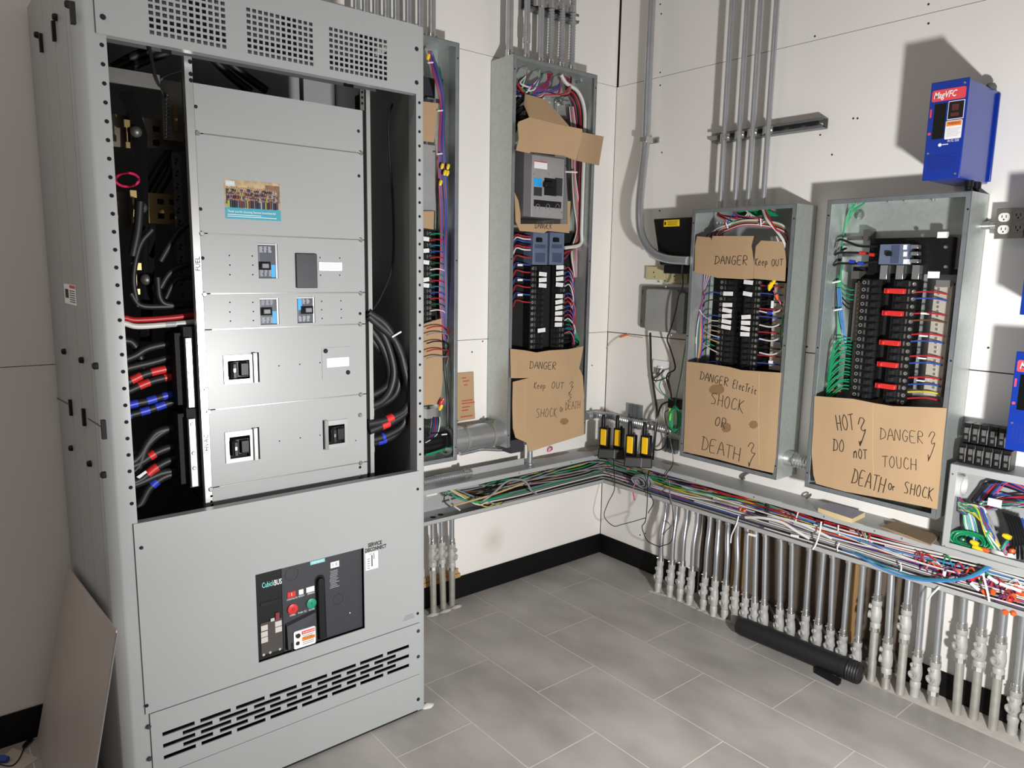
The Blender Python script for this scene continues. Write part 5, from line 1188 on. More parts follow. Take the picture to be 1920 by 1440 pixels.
drive('blue motor drive mounted above the panelboard with red breaker locks', p0[0], p1[1]+.002, avg(on('B', 1818, 143, .266)[0]-p0[0], p1[0]-on('B', 1729.5, 338, .266)[0]), avg(p0[1]-on('B', 1729.5, 338, .266)[1], on('B', 1818, 143, .266)[1]-p1[1])-.002, conn=True)
q = on('B', 1911, 590, .266); drive('blue motor drive cut by the right picture edge, under the receptacle plate', q[0], q[1])
q = on('B', 1883, 842, .266); q2 = on('B', 1901.7, 658, .266); drive('blue motor drive at the right picture edge, beside the loose black breakers', q[0], q[1], h=q2[1]-q[1])
# receptacle plate
p0, p1 = on('B', 1868, 391, .055), on('B', 1864, 448, .055); a1 = on('B', 1925, 390, .055)[0]; za, zb_ = p0[1], p1[1]; a0 = avg(p0[0], p1[0])
t = thing('B', 'receptacle_box', 'steel four receptacle box right of the panelboard, white sockets at its left', 'outlet', (avg(a0, a1), .03, zb_))
MB(GALVF).box(a0+.004, a1-.004, .001, .05, zb_+.004, za-.004).build('box', t); MB(M('brushed_plate', (150, 144, 138), .35, .8)).box(a0, a1, .05, .055, zb_, za).build('cover_plate', t, bev=.002)
WREC = M('white_receptacle', (232, 230, 224), .4)
for u, v, m in ((1883,407.5,WREC),(1881.5,430.5,WREC),(1910,404,MATS['grey_receptacle']),(1909,427.5,MATS['grey_receptacle'])):
    a, z = on('B', u, v, .056); b = MB(m).rbox(a-.017, a+.017, .055, .058, z-.0145, z+.0145, .012).use(HOLE).box(a-.0075, a-.005, .058, .0584, z-.002, z+.007).box(a+.005, a+.0075, .058, .0584, z-.002, z+.007).disc(a, .0583, z-.0075, .0026, 8); b.build('receptacle', t)
a, z = on('B', 1845, 423, .03); MB(SILVER).lathe((A4[1]+.001, .03, z), (1, 0, 0), [(0, .014), (.02, .014), (.02, .01), (max(a0-A4[1], .03), .01)], 10).build('nipple', t)
# black box, telephone box, plates
p = on('B', 1229, 411, .11); q = on('B', 1237, 497, .11); ar = A3[0]-.008; zT, zB = p[1], q[1]
t = thing('B', 'power_supply_box', 'black wedge shaped box with yellow label beside the DANGER ELECTRIC panelboard', 'electronics box', (avg(p[0], ar), .06, zB-.05))
GB = M('gloss_black', (10, 10, 11), .25)
MB(GB).hexa([(p[0]-.012, .002, zB), (ar, .002, zB), (ar, .002, zT+.012), (p[0]-.012, .002, zT+.012)], [(q[0], .11, zB), (ar, .11, zB), (ar, .125, zT), (p[0], .125, zT)]).build('housing', t, bev=.004)
MB(GB).box(q[0]+.004, ar, .002, .085, zB-.04, zB).build('lower_tray', t, bev=.003)
p1 = on('B', 1245, 413, .126); p2 = on('B', 1273, 424, .126); b = MB(YEL).box(p1[0], p2[0], .12, .1265, p2[1], p1[1]).use(INK)
for k in range(5): b.box(p1[0]+.022+.0, p2[0]-.006-.006*(k % 2), .1265, .1268, p2[1]+.005+k*.0045, p2[1]+.0065+k*.0045)
b.box(p1[0]+.004, p1[0]+.014, .1265, .1268, p2[1]+.008, p1[1]-.008); b.build('label', t, 'yellow label')
b = MB(M('faint_white', (130, 130, 130), .6))
for k in range(7): z = zB+.03+k*.011; b.box(p[0]+.014, p[0]+.022, .117, .1255, z, z+.006)
b.build('fine_print', t)
p, q = on('B', 1203, 536, .02), on('B', 1212, 620, .02); f0, f1 = on('B', 1211, 541, .075), on('B', 1268, 625, .075)
t = thing('B', 'junction_box', 'grey plastic wall box under the black power box', 'electrical box', (avg(p[0], f1[0]), .04, f1[1]))
GP = M('grey_plastic_box', (146, 147, 144), .5)
MB(GP).rbox(p[0], f1[0]+.05, .001, .02, f1[1]+.006, p[1], .01).build('back_plate', t); MB(GP).rbox(f0[0], f1[0], .02, .075, f1[1], f0[1], .014).build('cover', t, bev=.006)
MB(HOLE).box(p[0]+.008, p[0]+.011, .02, .0206, p[1]-.04, p[1]-.02).build('slot', t); MB(HOLE).box(p[0]+.008, p[0]+.011, .02, .0206, f1[1]+.03, f1[1]+.05).build('slot', t)
for u, v in ((1252,536),(1262,623)): a, z = on('B', u, v, .06); MB(SILVER).screw(a, .075, z+(-.012 if v > 600 else -.004), .005, .003).build('screw', t)
p, q = on('B', 1269, 548, .13), on('B', 1285, 627, .13); b = MB(M('grey_shade_plastic', (88, 88, 86), .45)).rbox(p[0], q[0], .08, .13, q[1], p[1], .016); b.solo('B', 'power_adapter', 'dark grey power adapter hanging beside the grey wall box', 'adapter', bev=.008)
BEI = M('beige_plastic', (196, 186, 140), .45)
for i, (u0, v0, u1, v1) in enumerate(((1212,500,1247,525),(1249,509,1288,531))):
    p, q = on('B', u0, v0, .02), on('B', u1, v1, .02); b = MB(BEI).box(p[0], q[0], .001, .02, q[1], p[1]).use(HOLE); b.disc(p[0]+(q[0]-p[0])*.4, .0203, avg(p[1], q[1])+.004, .004, 10); b.disc(p[0]+(q[0]-p[0])*.45, .0203, q[1]+.014, .003, 8)
    b.solo('B', 'telephone_plate', ('beige wall plate at the left under the black box','darker placed beige wall plate close to the panelboard edge')[i].replace('darker placed ', 'second '), 'wall plate', bev=.002)
p, q = on('B', 1224, 674, .012), on('B', 1252, 721, .012); t = thing('B', 'light_switch', 'white light switch plate behind the loose black cords', 'switch', (avg(p[0], q[0]), .006, q[1]))
MB(PAPER).rbox(p[0], q[0], .001, .012, q[1], p[1], .004).build('plate', t, bev=.002); c = avg(p[0], q[0]); m = avg(p[1], q[1]); MB(PAPER).box(c-.012, c+.012, .012, .022, m-.02, m+.03).build('toggle', t, bev=.003); MB(DULL).box(c-.006, c+.006, .022, .04, m-.016, m+.02).build('plug', t, bev=.003)
p, q = on('B', 1252, 746, .04), on('B', 1277, 769, .04); MB(BLACK).box(p[0], q[0]+.03, .002, .04, q[1], p[1]).solo('B', 'power_strip', 'small black power strip above the green wire coil', 'power strip', bev=.004)
# ================================================================ CORDS
def cord(side, label, pts, r, mat=None, d=.05, name='cord', cat='cord', group=None):
    P = px(side, d, *pts); b = MB(mat or WIRE['black']).wire(P, r, 6, 6); return b.solo(side, name, label, cat, group)
cord('B', 'black cord dropping from the bent conduit past the grey wall box to the power strip', [(1281,488,.13),(1279,511,.12),(1280,535,.14),(1272,556,.15),(1267,582,.155),(1258,615,.12),(1251,636,.06),(1258,657,.05),(1266,690,.05),(1253,700,.06),(1250,712,.06),(1258,738,.05),(1258,747,.05)], .004)
cord('B', 'black cord loop hanging in front of the white light switch', [(1245,694,.05),(1232,706,.06),(1226,710,.06),(1231,714,.06),(1251,707,.085),(1257,700,.085),(1253,712,.08),(1256,725,.05),(1259,742,.05)], .0035)
cord('B', 'thick black cable from the grey wall box down behind the radios', [(1219,624,.04),(1220,660,.03),(1221,690,.03),(1226,730,.03),(1231,765,.03),(1231,790,.08),(1227,830,.08),(1224,862,.08)], .006)
cord('B', 'second black cable from the power strip down to the radio chargers', [(1252,753,.04),(1240,760,.07),(1233,780,.11),(1229,800,.12),(1228,815,.12),(1223,840,.12),(1218,862,.12)], .005)
cord('B', 'black cord hooking from the spiral conduit below the green coil', [(1224,838,.06),(1231,844,.06),(1243,840,.05),(1250,826,.05),(1252,812,.08)], .0035)
cord('B', 'long thin cord hanging from the power strip over the trough to the first conduit', [(1253,768,.05),(1246,778,.155),(1256,820,.17),(1262,867,.174),(1249,890,.174),(1255,903,.17),(1256,927,.172),(1260,945,.172),(1262,968,.17),(1263,997,.165),(1257,1017,.168),(1242,1023,.168),(1236,1026,.166)], .0024)
cord('B', 'thin cord from the right radio charger hanging over the trough to the first conduit', [(1219,874,.14),(1214,897,.17),(1214,927,.175),(1213,950,.172),(1210,977,.17),(1204,987,.168),(1207,1000,.165),(1215,1015,.16),(1235,1025,.155)], .0024)
cord('B', 'thin cord from the left radio charger looping down the right wall', [(1150,852,.17),(1151,880,.172),(1152,917,.172),(1140,943,.17),(1133,968,.168),(1150,986,.165),(1167,983,.165),(1190,977,.165),(1210,971,.165)], .0022)
cord('B', 'short thin cord kinked below the trough beside the looping cords', [(1218,925,.172),(1225,943,.172),(1215,962,.172)], .0022)
cord('B', 'thin black cord kinked beside the first conduit under the trough', [(1247,975,.16),(1257,986,.15),(1249,995,.15),(1244,1003,.15)], .002)
b = MB(WIRE['green'])
for i in range(9):
    P = [];  ph = R.uniform(0, 6)
    for k in range(13):
        t_ = 2*math.pi*k/12; u = 1267+R.uniform(-1, 1)+(4+i*1.1)*math.sin(t_)-(2 if i % 2 else 0); v = 786-(26-i*.8)*math.cos(t_)
        a, z = on('B', u, v, .088+.006*i); P.append((a, .088+.006*i, z))
    b.wire(P, .0026, 5, 3)
b.wire(px('B', .05, (1266,760),(1270,735),(1277,700),(1283,660),(1288,630)), .0026); b.wire(px('B', .05, (1264,752),(1248,742),(1237,728),(1238,716),(1245,706)), .0024)
t = b.solo('B', 'wire_coil', 'hanging coil of green wire left of the DANGER ELECTRIC cardboard', 'wire coil')
MB(M('lime_tie', (120, 220, 40), .4)).tube(px('B', .125, (1256,766),(1257,775),(1256,788)), .006, 6).build('tie_wrap', t, 'lime green tie')
cord('B', 'thin orange tipped loose wire along the corner joint', [(1205,633,.004),(1183,630,.006),(1171,628,.01),(1156,634,.01),(1143,645,.01),(1134,660,.006),(1131,690,.006)], .0018, WIRE['tan'])
MB(ORA).tube(px('B', .012, (1163,632),(1177,627)), .005, 6).solo('B', 'wire_nut', 'orange wire nut on the loose wire at the corner', 'wire nut')
# ================================================================ RADIOS ON THE TROUGH
YR = M('radio_yellow', (246, 196, 22), .4); CH = M('charger_black', (20, 20, 21), .5, 0, .1, 30)
def charger(u, v, lab, rads):
    p = onZ(u, v, TZ1+.0006); base = (p.x, -p.y, TZ1+.0006); rot = -math.radians(50)
    t = thing('A', 'radio_charger', lab, 'charger', base, 'radio chargers on the trough'); t.rotation_euler = (0, 0, rot); x, d, z = base
    MB(CH).hexa([(x-.07, d-.032, z), (x+.07, d-.032, z), (x+.066, d-.028, z+.058), (x-.066, d-.028, z+.058)], [(x-.07, d+.034, z), (x+.07, d+.034, z), (x+.066, d+.028, z+.052), (x-.066, d+.028, z+.052)]).build('base', t, bev=.006)
    MB(DULL).box(x+.014, x+.018, d+.033, d+.035, z+.004, z+.05).build('contact_strip', t)
    for i, (dx, ll) in enumerate(rads):
        c, s_ = math.cos(rot), math.sin(rot); wx, wy = p.x+dx*c+.002*s_, p.y+dx*s_-.002*c
        r = thing('A', 'two_way_radio', ll, 'radio', (wx, -wy, z+.0535), 'yellow two-way radios'); r.rotation_euler = (0, 0, rot-.5); X, D, Z = wx, -wy, z+.0535
        MB(BLACK).box(X-.026, X+.026, D-.02, D+.014, Z+.001, Z+.106).build('body', r, bev=.006)
        MB(YR).box(X-.015, X+.019, D+.012, D+.019, Z+.014, Z+.098).build('front_shell', r, 'yellow front shell', bev=.004)
        MB(BLACK).lathe((X-.013, D-.004, Z+.104), (0, 0, 1), [(0, .011), (.02, .011), (.062, .009), (.066, .006)], 10).build('antenna', r)
        MB(BLACK).lathe((X+.014, D, Z+.104), (0, 0, 1), [(0, .007), (.014, .006)], 10).build('knob', r)
charger(1146, 858, 'black radio charger on the trough at the room corner, left of two', ((-.038, 'left yellow and black radio in the corner charger'), (.034, 'right yellow and black radio in the corner charger')))
charger(1196, 874, 'black radio charger on the trough, right of the two by the corner', ((-.038, 'left yellow and black radio in the right charger'), (.034, 'right yellow and black radio in the right charger')))
# ================================================================ WIRES LYING IN THE TROUGHS
def tr(s, d, z): return (s, d, z) if s < 0 else (-d, s, z)
PAL_A = ['grey']*8+['tan']*4+['white']*3+['black']*6+['green']+['brown']*3+['purple']*2+['magenta', 'blue', 'yellow', 'red']
PAL_C = ['grey']*12+['yellow']*2+['tan']*4+['black']*5+['brown']*2+['white']*2+['green']+['brown', 'blue', 'orange', 'magenta']
PAL_M = ['white']*4+['grey']*9+['black']*3+['yellow']*3+['red']*2+['purple']*2+['blue']*2+['black', 'tan', 'brown', 'green', 'magenta']
PAL_R = ['red']*5+['magenta']*4+['purple']*5+['white']*6+['pink']*3+['blue']*2+['grey']*2+['orange', 'black', 'lightblue', 'yellow']
COLN = dict(grey='grey', tan='tan', white='white', black='black', green='green', red='red', purple='purple', magenta='dark magenta', blue='blue', brown='brown', yellow='yellow', orange='orange', dkgreen='dark green', pink='pink', lightblue='light blue', teal='teal')
def zmax(d, s): return .496+(.158-d)/.15*(.055 if s > 0 else .048)
PAL_B = ['yellow', 'black', 'green', 'grey', 'tan', 'white', 'red', 'yellow', 'black']; PAL_F = ['white']*5+['grey']*4+['purple', 'lightblue', 'pink']
def palette_at(s, f=.5):
    if s > .8 and f < .25: return PAL_B
    if s > 1.05 and f > .7: return PAL_F
    return PAL_A if s < -.45 else PAL_C if s < .75 else PAL_M if s < 1.3 else PAL_R
def field(s, d, z):   # the whole bundle sways and twists together, so that strands keep apart
    th = .055*math.sin(4.1*s+.4)+.03*math.sin(9.7*s); c, n = math.cos(th), math.sin(th); x, y = d-.08, z-.53
    return .08+x*c-y*n+.0015*math.sin(6.3*s+1), .533+x*n+y*c+.004*math.sin(5.2*s+2)
def strand(s0, s1, fn, col, r, start=None):
    n = max(2, int((s1-s0)/.06)); pts = [start, (start[0]+.004, .034, start[2]-.002)] if start else []; corner = False
    for k in range(n+1):
        s = s0+(s1-s0)*k/n; d, z = fn(0 if -.2 < s < .2 else s)
        d = min(max(d, .005+r), .154-r); z = min(max(z, TZ0+.004+r), TZ1-.008-r)
        if -.2 < s < .2:
            if not corner: pts.append((-d-.012, d+.012, z)); corner = True
            continue
        pts.append(tr(s, d, z))
    if len(pts) < 3: return
    MB(WIRE[col]).wire(pts, r, 6, 4).solo('A', 'wire', 'thin %s wire lying in the bundle inside the open wall trough' % COLN[col], 'wire', 'wires in the wall trough')
ab, zb_ = on('A', 836, 918, .015)
PIT = .0090
for ci in range(16):
    d0 = .0145+PIT*ci; top = int((zmax(d0, 1)-TZ0-.010)/PIT)
    for row in range(top, top+1):
        z0 = TZ0+.0105+PIT*row+(PIT/2 if ci % 2 else 0)*.6
        s = -1.0+R.uniform(0, .12); first = True
        while s < 2.45:
            L = R.uniform(.6, 1.5); e = min(s+L, 2.6); r = R.uniform(.0027, .0037); jd, jz, ph = R.uniform(-.0006, .0006), R.uniform(-.0006, .0006), R.uniform(0, 6)
            strand(s, e, lambda q, d0=d0, z0=z0, jd=jd, jz=jz, ph=ph: field(q, d0+jd, z0+jz+.0006*math.sin(8*q+ph)), R.choice(palette_at((s+e)/2, ci/15)), r, (ab+(ci % 4-1.5)*.0085, .012, zb_+(ci//4-1.5)*.0085) if first and row == top else None)
            s = e+R.uniform(.012, .05); first = False
for lev in range(7):   # layers of strands weaving over the bundle, each layer swaying on its own
    w, ph, am = R.uniform(3.5, 8), R.uniform(0, 6), R.uniform(.14, .22)
    for i in range(4):
        s = -.9+R.uniform(0, .3)
        while s < 2.4:
            e = min(s+R.uniform(.5, 1.2), 2.6); r = R.uniform(.0026, .0034)
            def shell(t, i=i, lev=lev):
                q = .5+(i-1.5)*.19+am*math.sin(w*t+ph); d = .018+.1*q
                d2, z2 = field(t, d, zmax(d, t)+.008); return d2+.0076*(lev+.8)*.55, z2+.0076*(lev+.8)
            strand(s, e, shell, R.choice(palette_at((s+e)/2, i/3)), r)
            s = e+R.uniform(.02, .15)
G = 'loose wires on the trough bundle'
def tw(label, pts, r, col, cat='wire', name='wire'): MB(WIRE[col] if col in WIRE else col).wire(pts, r, 7, 6).solo('A', name, label, cat)
def TB_(*q): return [(-d, a, z) for a, d, z in px('B', .1, *q)]
def TA_(*q): return px('A', .1, *q)
tw('thick white cable arching over the bundle in the right trough', TB_((1398,970,.15),(1430,971,.158),(1465,979,.158),(1492,995,.158),(1518,1010,.15)), .0065, 'white', 'cable', 'cable')
tw('second thick white cable crossing the bundle in the right trough', TB_((1440,968,.12),(1480,975,.13),(1520,990,.13),(1560,1010,.12)), .0055, 'white', 'cable', 'cable')
tw('blue wire sagging over the front lip of the right trough', TB_((1580,1030,.12),(1606,1040,.152),(1628,1052,.17),(1650,1064,.175),(1700,1083,.176),(1760,1090,.176),(1815,1084,.175),(1840,1074,.168),(1858,1062,.14)), .0045, 'lightblue')
tw('teal wire sagging beside the blue one over the right trough lip', TB_((1594,1032,.12),(1620,1043,.152),(1642,1054,.178),(1675,1068,.183),(1720,1083,.184),(1790,1086,.183),(1825,1077,.176),(1848,1064,.16),(1860,1056,.13)), .0035, 'teal')
tw('grey cable looping up from the back wall trough', TA_((905,940,.15),(925,925,.158),(950,903,.158),(975,899,.158),(988,906,.158),(996,920,.158),(1006,925,.15)), .005, 'grey', 'cable', 'cable')
tw('long cream wire along the front of the back wall trough', TA_((850,948,.14),(880,940,.145),(915,930,.15),(950,918,.15),(985,905,.14)), .0045, 'tan')
tw('green wire along the front of the back wall trough', TA_((848,930,.1),(880,940,.14),(905,940,.15),(935,932,.15),(960,925,.14)), .0045, 'green')
tw('white cable end bent down to the floor of the back wall trough', TA_((840,925,.04),(848,945,.1),(863,957,.13)), .004, 'white', 'cable', 'cable')
b = MB(WIRE['grey']); ca, cz = on('B', 1207, 905, .13)
for i in range(10):
    P = []; rx, rz = R.uniform(.034, .05), R.uniform(.022, .036); o = R.uniform(-.012, .012); dd = .118+.005*i
    for k in range(13): t_ = 2*math.pi*k/12; P.append((ca+o+rx*math.cos(t_), dd+.01*math.sin(t_), cz+.01+rz*math.sin(t_)))
    b.wire(P, .0034, 6, 3)
t = b.solo('B', 'wire_coil', 'coil of grey wire tied up in the trough beside the right radio charger', 'wire coil')
tw('pink wire curling up beside the grey wire coil', TB_((1190,938,.15),(1187,920,.15),(1192,903,.14),(1200,890,.12)), .004, 'pink')
def nut(label, side, u, v, d, m, ax=(.5, .3, .5), s=1.0, grp='wire nuts in the right trough'):
    p = px(side, d, (u, v))[0]
    MB(m).lathe(p, ax, [(-.016*s, .005*s), (-.012*s, .009*s), (.004*s, .0095*s), (.02*s, .0065*s), (.022*s, .003*s)], 10).solo(side, 'wire_nut', label, 'wire nut', grp)
NUTS = [(1795,1072,.12,ORA),(1830,1080,.13,RED),(1822,1085,.14,RED),(1848,1112,.14,ORA),(1862,1110,.14,ORA),(1898,1033,.16,ORA),(1905,1098,.1,ORA),(1900,1118,.12,ORA),(1913,1112,.12,ORA),(1893,1125,.13,RED),(1885,1148,.165,ORA),(1900,1150,.165,ORA),(1760,1062,.1,RED),(1388,955,.08,ORA),(1395,957,.085,ORA),(1370,950,.07,RED),(1178,879,.1,ORA)]
for i, (u, v, d, m) in enumerate(NUTS):
    c = 'orange' if m is ORA else 'red'
    w_ = ' near the right picture edge' if u > 1700 else ' below the DEATH cardboard' if u > 1300 else ' below the right radio charger'
    nut('%s wire nut among the wires of the right trough%s' % (c, w_), 'B', u, v, d, m, (R.uniform(-.7, .7), .4, R.uniform(-.3, .5)))
for i, (u, v, d, ax) in enumerate(((1838,1076,.15,(.6,.2,.3)),(1828,1100,.15,(.8,.1,-.4)),(1862,1087,.15,(.9,.1,-.3)),(1885,1098,.14,(.9,0,-.1)),(1905,1105,.14,(.9,0,-.1)),(1770,1078,.14,(.1,.1,.9)),(1410,1003,.155,(.9,0,.05)),(1490,1005,.15,(.9,0,.1)))):
    MB(PAPER).lathe(px('B', d, (u, v))[0], ax, [(-.018, .006), (.018, .006)], 8).solo('B', 'tape_wrap', 'white taped wire end among the wires of the right trough', 'tape', 'white taped wire ends')
def tie(label, side, pts, r=.003): MB(PAPER).tube(smooth(px(side, .17, *pts), 4), r, 5).solo(side, 'cable_tie', label, 'cable tie', 'white cable ties on the troughs')
tie('white cable tie hanging over the trough lip left of the tenth conduit', 'B', ((1385,968,.15),(1380,985,.17),(1372,1003,.17),(1370,1018,.165)))
tie('white cable tie standing above the right trough lip under the HOT cardboard', 'B', ((1540,978,.162),(1537,998,.168),(1530,1020,.168),(1524,1030,.168)), .0035)
tie('white cable tie loop hanging below the right trough lip', 'B', ((1762,1100,.17),(1755,1107,.175),(1746,1116,.172),(1740,1126,.165)), .0035)
tie('white cable tie across the wires near the right picture edge', 'B', ((1842,1072,.15),(1848,1095,.172),(1852,1112,.176),(1855,1128,.174)), .0035)
tie('white cable tie around the purple wires of the right trough', 'B', ((1688,1055,.14),(1690,1066,.16),(1688,1072,.165)), .003)
tie('white cable tie around the blue wires of the right trough', 'B', ((1574,1018,.13),(1570,1026,.15),(1571,1034,.16)), .003)
for i, (u, v) in enumerate(((1437,947),(1443,950),(1487,968),(1492,966),(1575,990),(1612,1002),(1618,1003),(1625,1005),(1632,1008))):
    p = px('B', .13, (u, v+14), (u+R.uniform(-4, 4), v+5), (u+R.uniform(-6, 6), v-6))
    MB(WIRE[('black','black','black','white','white','black','magenta','green','red')[i]]).wire(p, .003).solo('B', 'wire_end', 'cut wire end poking up at the back of the right trough', 'wire', 'cut wire ends in the right trough')
for i in range(12):
    u = 955+i*4.2+(i > 5)*25; v = 890-i*.9-(i > 5)*5
    p = px('A', .1, (u-5, v+8), (u, v-1), (u+5, v-6), (u+6, v+4))
    MB(WIRE[('black','purple','black','blue','black','purple','black','dkgreen','black','dkgreen','black','magenta')[i]]).wire(p, .0032).solo('A', 'wire_end', 'small dark loop of spare wire at the back of the back wall trough', 'wire', 'spare wire loops in the back wall trough')

for i in range(26):   # untidy single strands springing out of the bundle towards the right edge
    u = 1725+i*7.5; v = 1052+(u-1725)*.32+R.uniform(-14, 22); d = R.uniform(.09, .15); w = R.uniform(8, 20); h = R.uniform(6, 16)
    c = ('red', 'purple', 'red', 'orange', 'white', 'magenta', 'red', 'green', 'purple', 'pink')[i % 10]
    MB(WIRE[c]).wire(px('B', d, (u-w, v+5, d-.01), (u-w*.6, v-h*.7), (u, v-h, d+.012), (u+w*.5, v-h*.5+3), (u+w, v+7, d-.01)), .0028).solo('B', 'wire_loop', '%s wire loop springing out of the right trough near the grey cabinet' % c, 'wire', 'sprung wire loops in the right trough')
# ================================================================ GREY BOX AT THE RIGHT EDGE
JX0, JX1, JZ0, JZ1 = 1.816, 3.0, TZ1+.001, .947
J = None
J = thing('B', 'junction_cabinet', 'open grey junction cabinet standing on the right trough, full of green and black wires', 'cabinet', (avg(JX0, JX1), .08, JZ0))
BND[J] = (JX0, JX1, JZ0, JZ1, .155)
MB(GREYT).box(JX0, JX1, .001, .003, JZ0, JZ1).build('back_plate', J); MB(GREYT).box(JX0, JX0+.002, .003, .16, JZ0, JZ1).build('side_plate', J); MB(GREYT).box(JX0, JX1, .003, .16, JZ1-.002, JZ1).build('top_plate', J)
MB(GREYT).box(JX0, JX1, .003, .16, JZ0, JZ0+.002).build('bottom_plate', J)
MB(GREYT).box(JX0, JX0+.024, .1585, .16, JZ0, JZ1).box(JX0+.024, JX1, .1585, .16, JZ1-.026, JZ1).box(JX0+.024, JX1, .1585, .16, JZ0, JZ0+.02).build('front_frame', J, bev=.0008)
for u, v in ((1775,1025),(1783,888)): a, z = on('B', u, v, .16); MB(SILVER).screw(JX0+.011, .16, z, .004, .003).build('screw', J)
MB(M('pale_ring', (206, 208, 206), .4)).lathe((JX0+.002, .075, .852), (1, 0, 0), [(0, .042), (.022, .04), (.022, .032), (.002, .031)], 20).build('bushing', J)
a, z = on('B', 1882, 1046, .09); MB(MATS['pale_ring']).lathe((a, .085, JZ0+.002), (0, 0, 1), [(0, .045), (.024, .043), (.024, .035), (.004, .034)], 20).build('bushing', J)
for i in range(26):
    c = ('green','green','white','magenta','yellow','green','grey','green','blue','dkgreen','white','green','purple')[i % 13]
    wires(J, 'B', [(c, .0036, px('B', .08, (1797,945+R.uniform(-14, 14),.075), (1812,944+i*.8,.09), (1835+R.uniform(-6, 14),958+R.uniform(-6, 14),.11), (1856+R.uniform(-8, 8),1000+R.uniform(-12, 8),.13), (1872+R.uniform(-5, 10),1035,.1), (1882+R.uniform(-8, 8),1050,.085)))])
for i in range(12):
    c = ('black','red','grey','green','red','black','white','green','purple','magenta','black','blue')[i]
    wires(J, 'B', [(c, .0036, px('B', .05, (1822+i*2,945+R.uniform(-6, 8),.05), (1850,948+R.uniform(-10, 8)), (1885,940+R.uniform(-14, 12)), (1960,925+i*3)))])
for i in range(7): wires(J, 'B', [(('black','black','blue','red','black','blue','pink')[i], .0036, px('B', .04, (1822+i*6,938), (1838+i*6,918), (1850+i*7,900+R.uniform(-4, 8)), (1885+i*5,912), (1950,935)))])
for i in range(8): wires(J, 'B', [(('green','white','green','lightblue','green','white','blue','green')[i], .0034, px('B', .06, (1806+i*2,955), (1808+i*3,980), (1812+i*3,1000), (1800+i*5,1015)))])
for i in range(14):
    P = []; rx, rz = R.uniform(24, 42), R.uniform(10, 17); 
    for k in range(13): t_ = 2*math.pi*k/12+.3; P.append((1818+R.uniform(-1, 1)+rx*math.cos(t_), 1014+rz*math.sin(t_)+.18*rx*math.cos(t_), .06+.004*i+.02*math.sin(t_)))
    wires(J, 'B', [('green' if i not in (4, 9) else 'white', .0034, px('B', .1, *P))])
for i in range(8): wires(J, 'B', [('black' if i < 6 else 'blue', .0045, px('B', .12, (1880+i*6,960+i*2,.1), (1892+i*5,990), (1896+i*6,1020,.13), (1890+i*9,1048,.1)))])
for i in range(5): wires(J, 'B', [(('green','blue','red','teal','red')[i], .004, px('B', .12, (1878+i*2,1030+i*3,.13), (1895,1010+i*4), (1960,985+i*6)))])
for u, v, c in ((1827,1018,YEL),(1831,1028,YEL),(1838,1031,YEL),(1888,1006,YEL),(1847,1032,ORA),(1843,1033,YEL)): MB(c).lathe(px('B', .14, (u, v))[0], (.9, .1, -.1), [(-.014, .006), (0, .01), (.014, .008)], 8).build('wire_nut', J)
p, q = on('B', 1853, 933, .13), on('B', 1877, 953, .13); MB(PAPER).box(p[0], q[0], .128, .13, q[1], p[1]).build('wire_label', J, 'white wire label')
# loose breakers piled on the cabinet
def loose(a, d, z, lab, w=.0262, h=.07):
    t = thing('B', 'circuit_breaker', lab, 'breaker', (a, d-.03, z), 'loose breakers piled on the grey cabinet')
    MB(BKR).prism([(a-w/2, z), (a+w/2, z), (a+w/2, z+h), (a-w/2, z+h)], d-.06, d-.006).box(a-w/2+.002, a+w/2-.002, d-.006, d, z+.008, z+h-.012).build('body', t, bev=.002)
    MB(SILVER).box(a-.006, a+.006, d, d+.002, z+h*.5, z+h*.78).build('terminal_clip', t, 'bright metal clip'); MB(DULL).box(a-.004, a+.005, d, d+.0015, z+h*.2, z+h*.38).build('terminal_clip', t)
    MB(BKR2).box(a-.005, a+.005, d-.03, d-.016, z+h, z+h+.006 if False else z+h).build('toggle', t) if False else None
    MB(M('grey_edge', (120, 118, 114), .4)).box(a+w/2-.0022, a+w/2-.0006, d-.004, d+.001, z+.006, z+h-.014).build('side_seam', t)
for i in range(6):
    loose(1.835+i*.0272, .125, JZ1+.0008, '%s loose black breaker in the lower row on the grey cabinet' % ('leftmost','second','third','fourth','fifth','rightmost')[i])
    loose(1.838+i*.0272, .112, JZ1+.0722, '%s loose black breaker in the upper row on the grey cabinet' % ('leftmost','second','third','fourth','fifth','rightmost')[i])

# ================================================================ FLOOR AND TROUGH-TOP THINGS
p0, p1 = onZ(1384, 1171, .045), onZ(1612, 1263, .045); ax = (p1-p0); L = ax.length; ax /= L; A0 = (p0.x, -p0.y, .045); AX = (ax.x, -ax.y, 0)
RB = M('black_tube_plastic', (24, 24, 26), .5, 0, .1, 30)
t = thing('A', 'document_tube', 'black plastic document tube lying on the tiles against the row of conduits', 'tube', (avg(p0.x, p1.x), -avg(p0.y, p1.y), 0))
MB(RB).lathe(A0, AX, [(0, .03), (.004, .036), (.03, .037), (.031, .04), (L-.07, .042), (L-.069, .044), (L-.045, .044)], 24).build('body', t)
MB(RB).lathe(tuple(Vector(A0)+Vector(AX)*(L-.046)), AX, [(0, .041)]+[(.006+.005*k, (.044, .041)[k % 2]) for k in range(8)]+[(.046, .043), (.05, .04), (.0505, .034), (.047, .033)], 24).build('screw_cap', t)
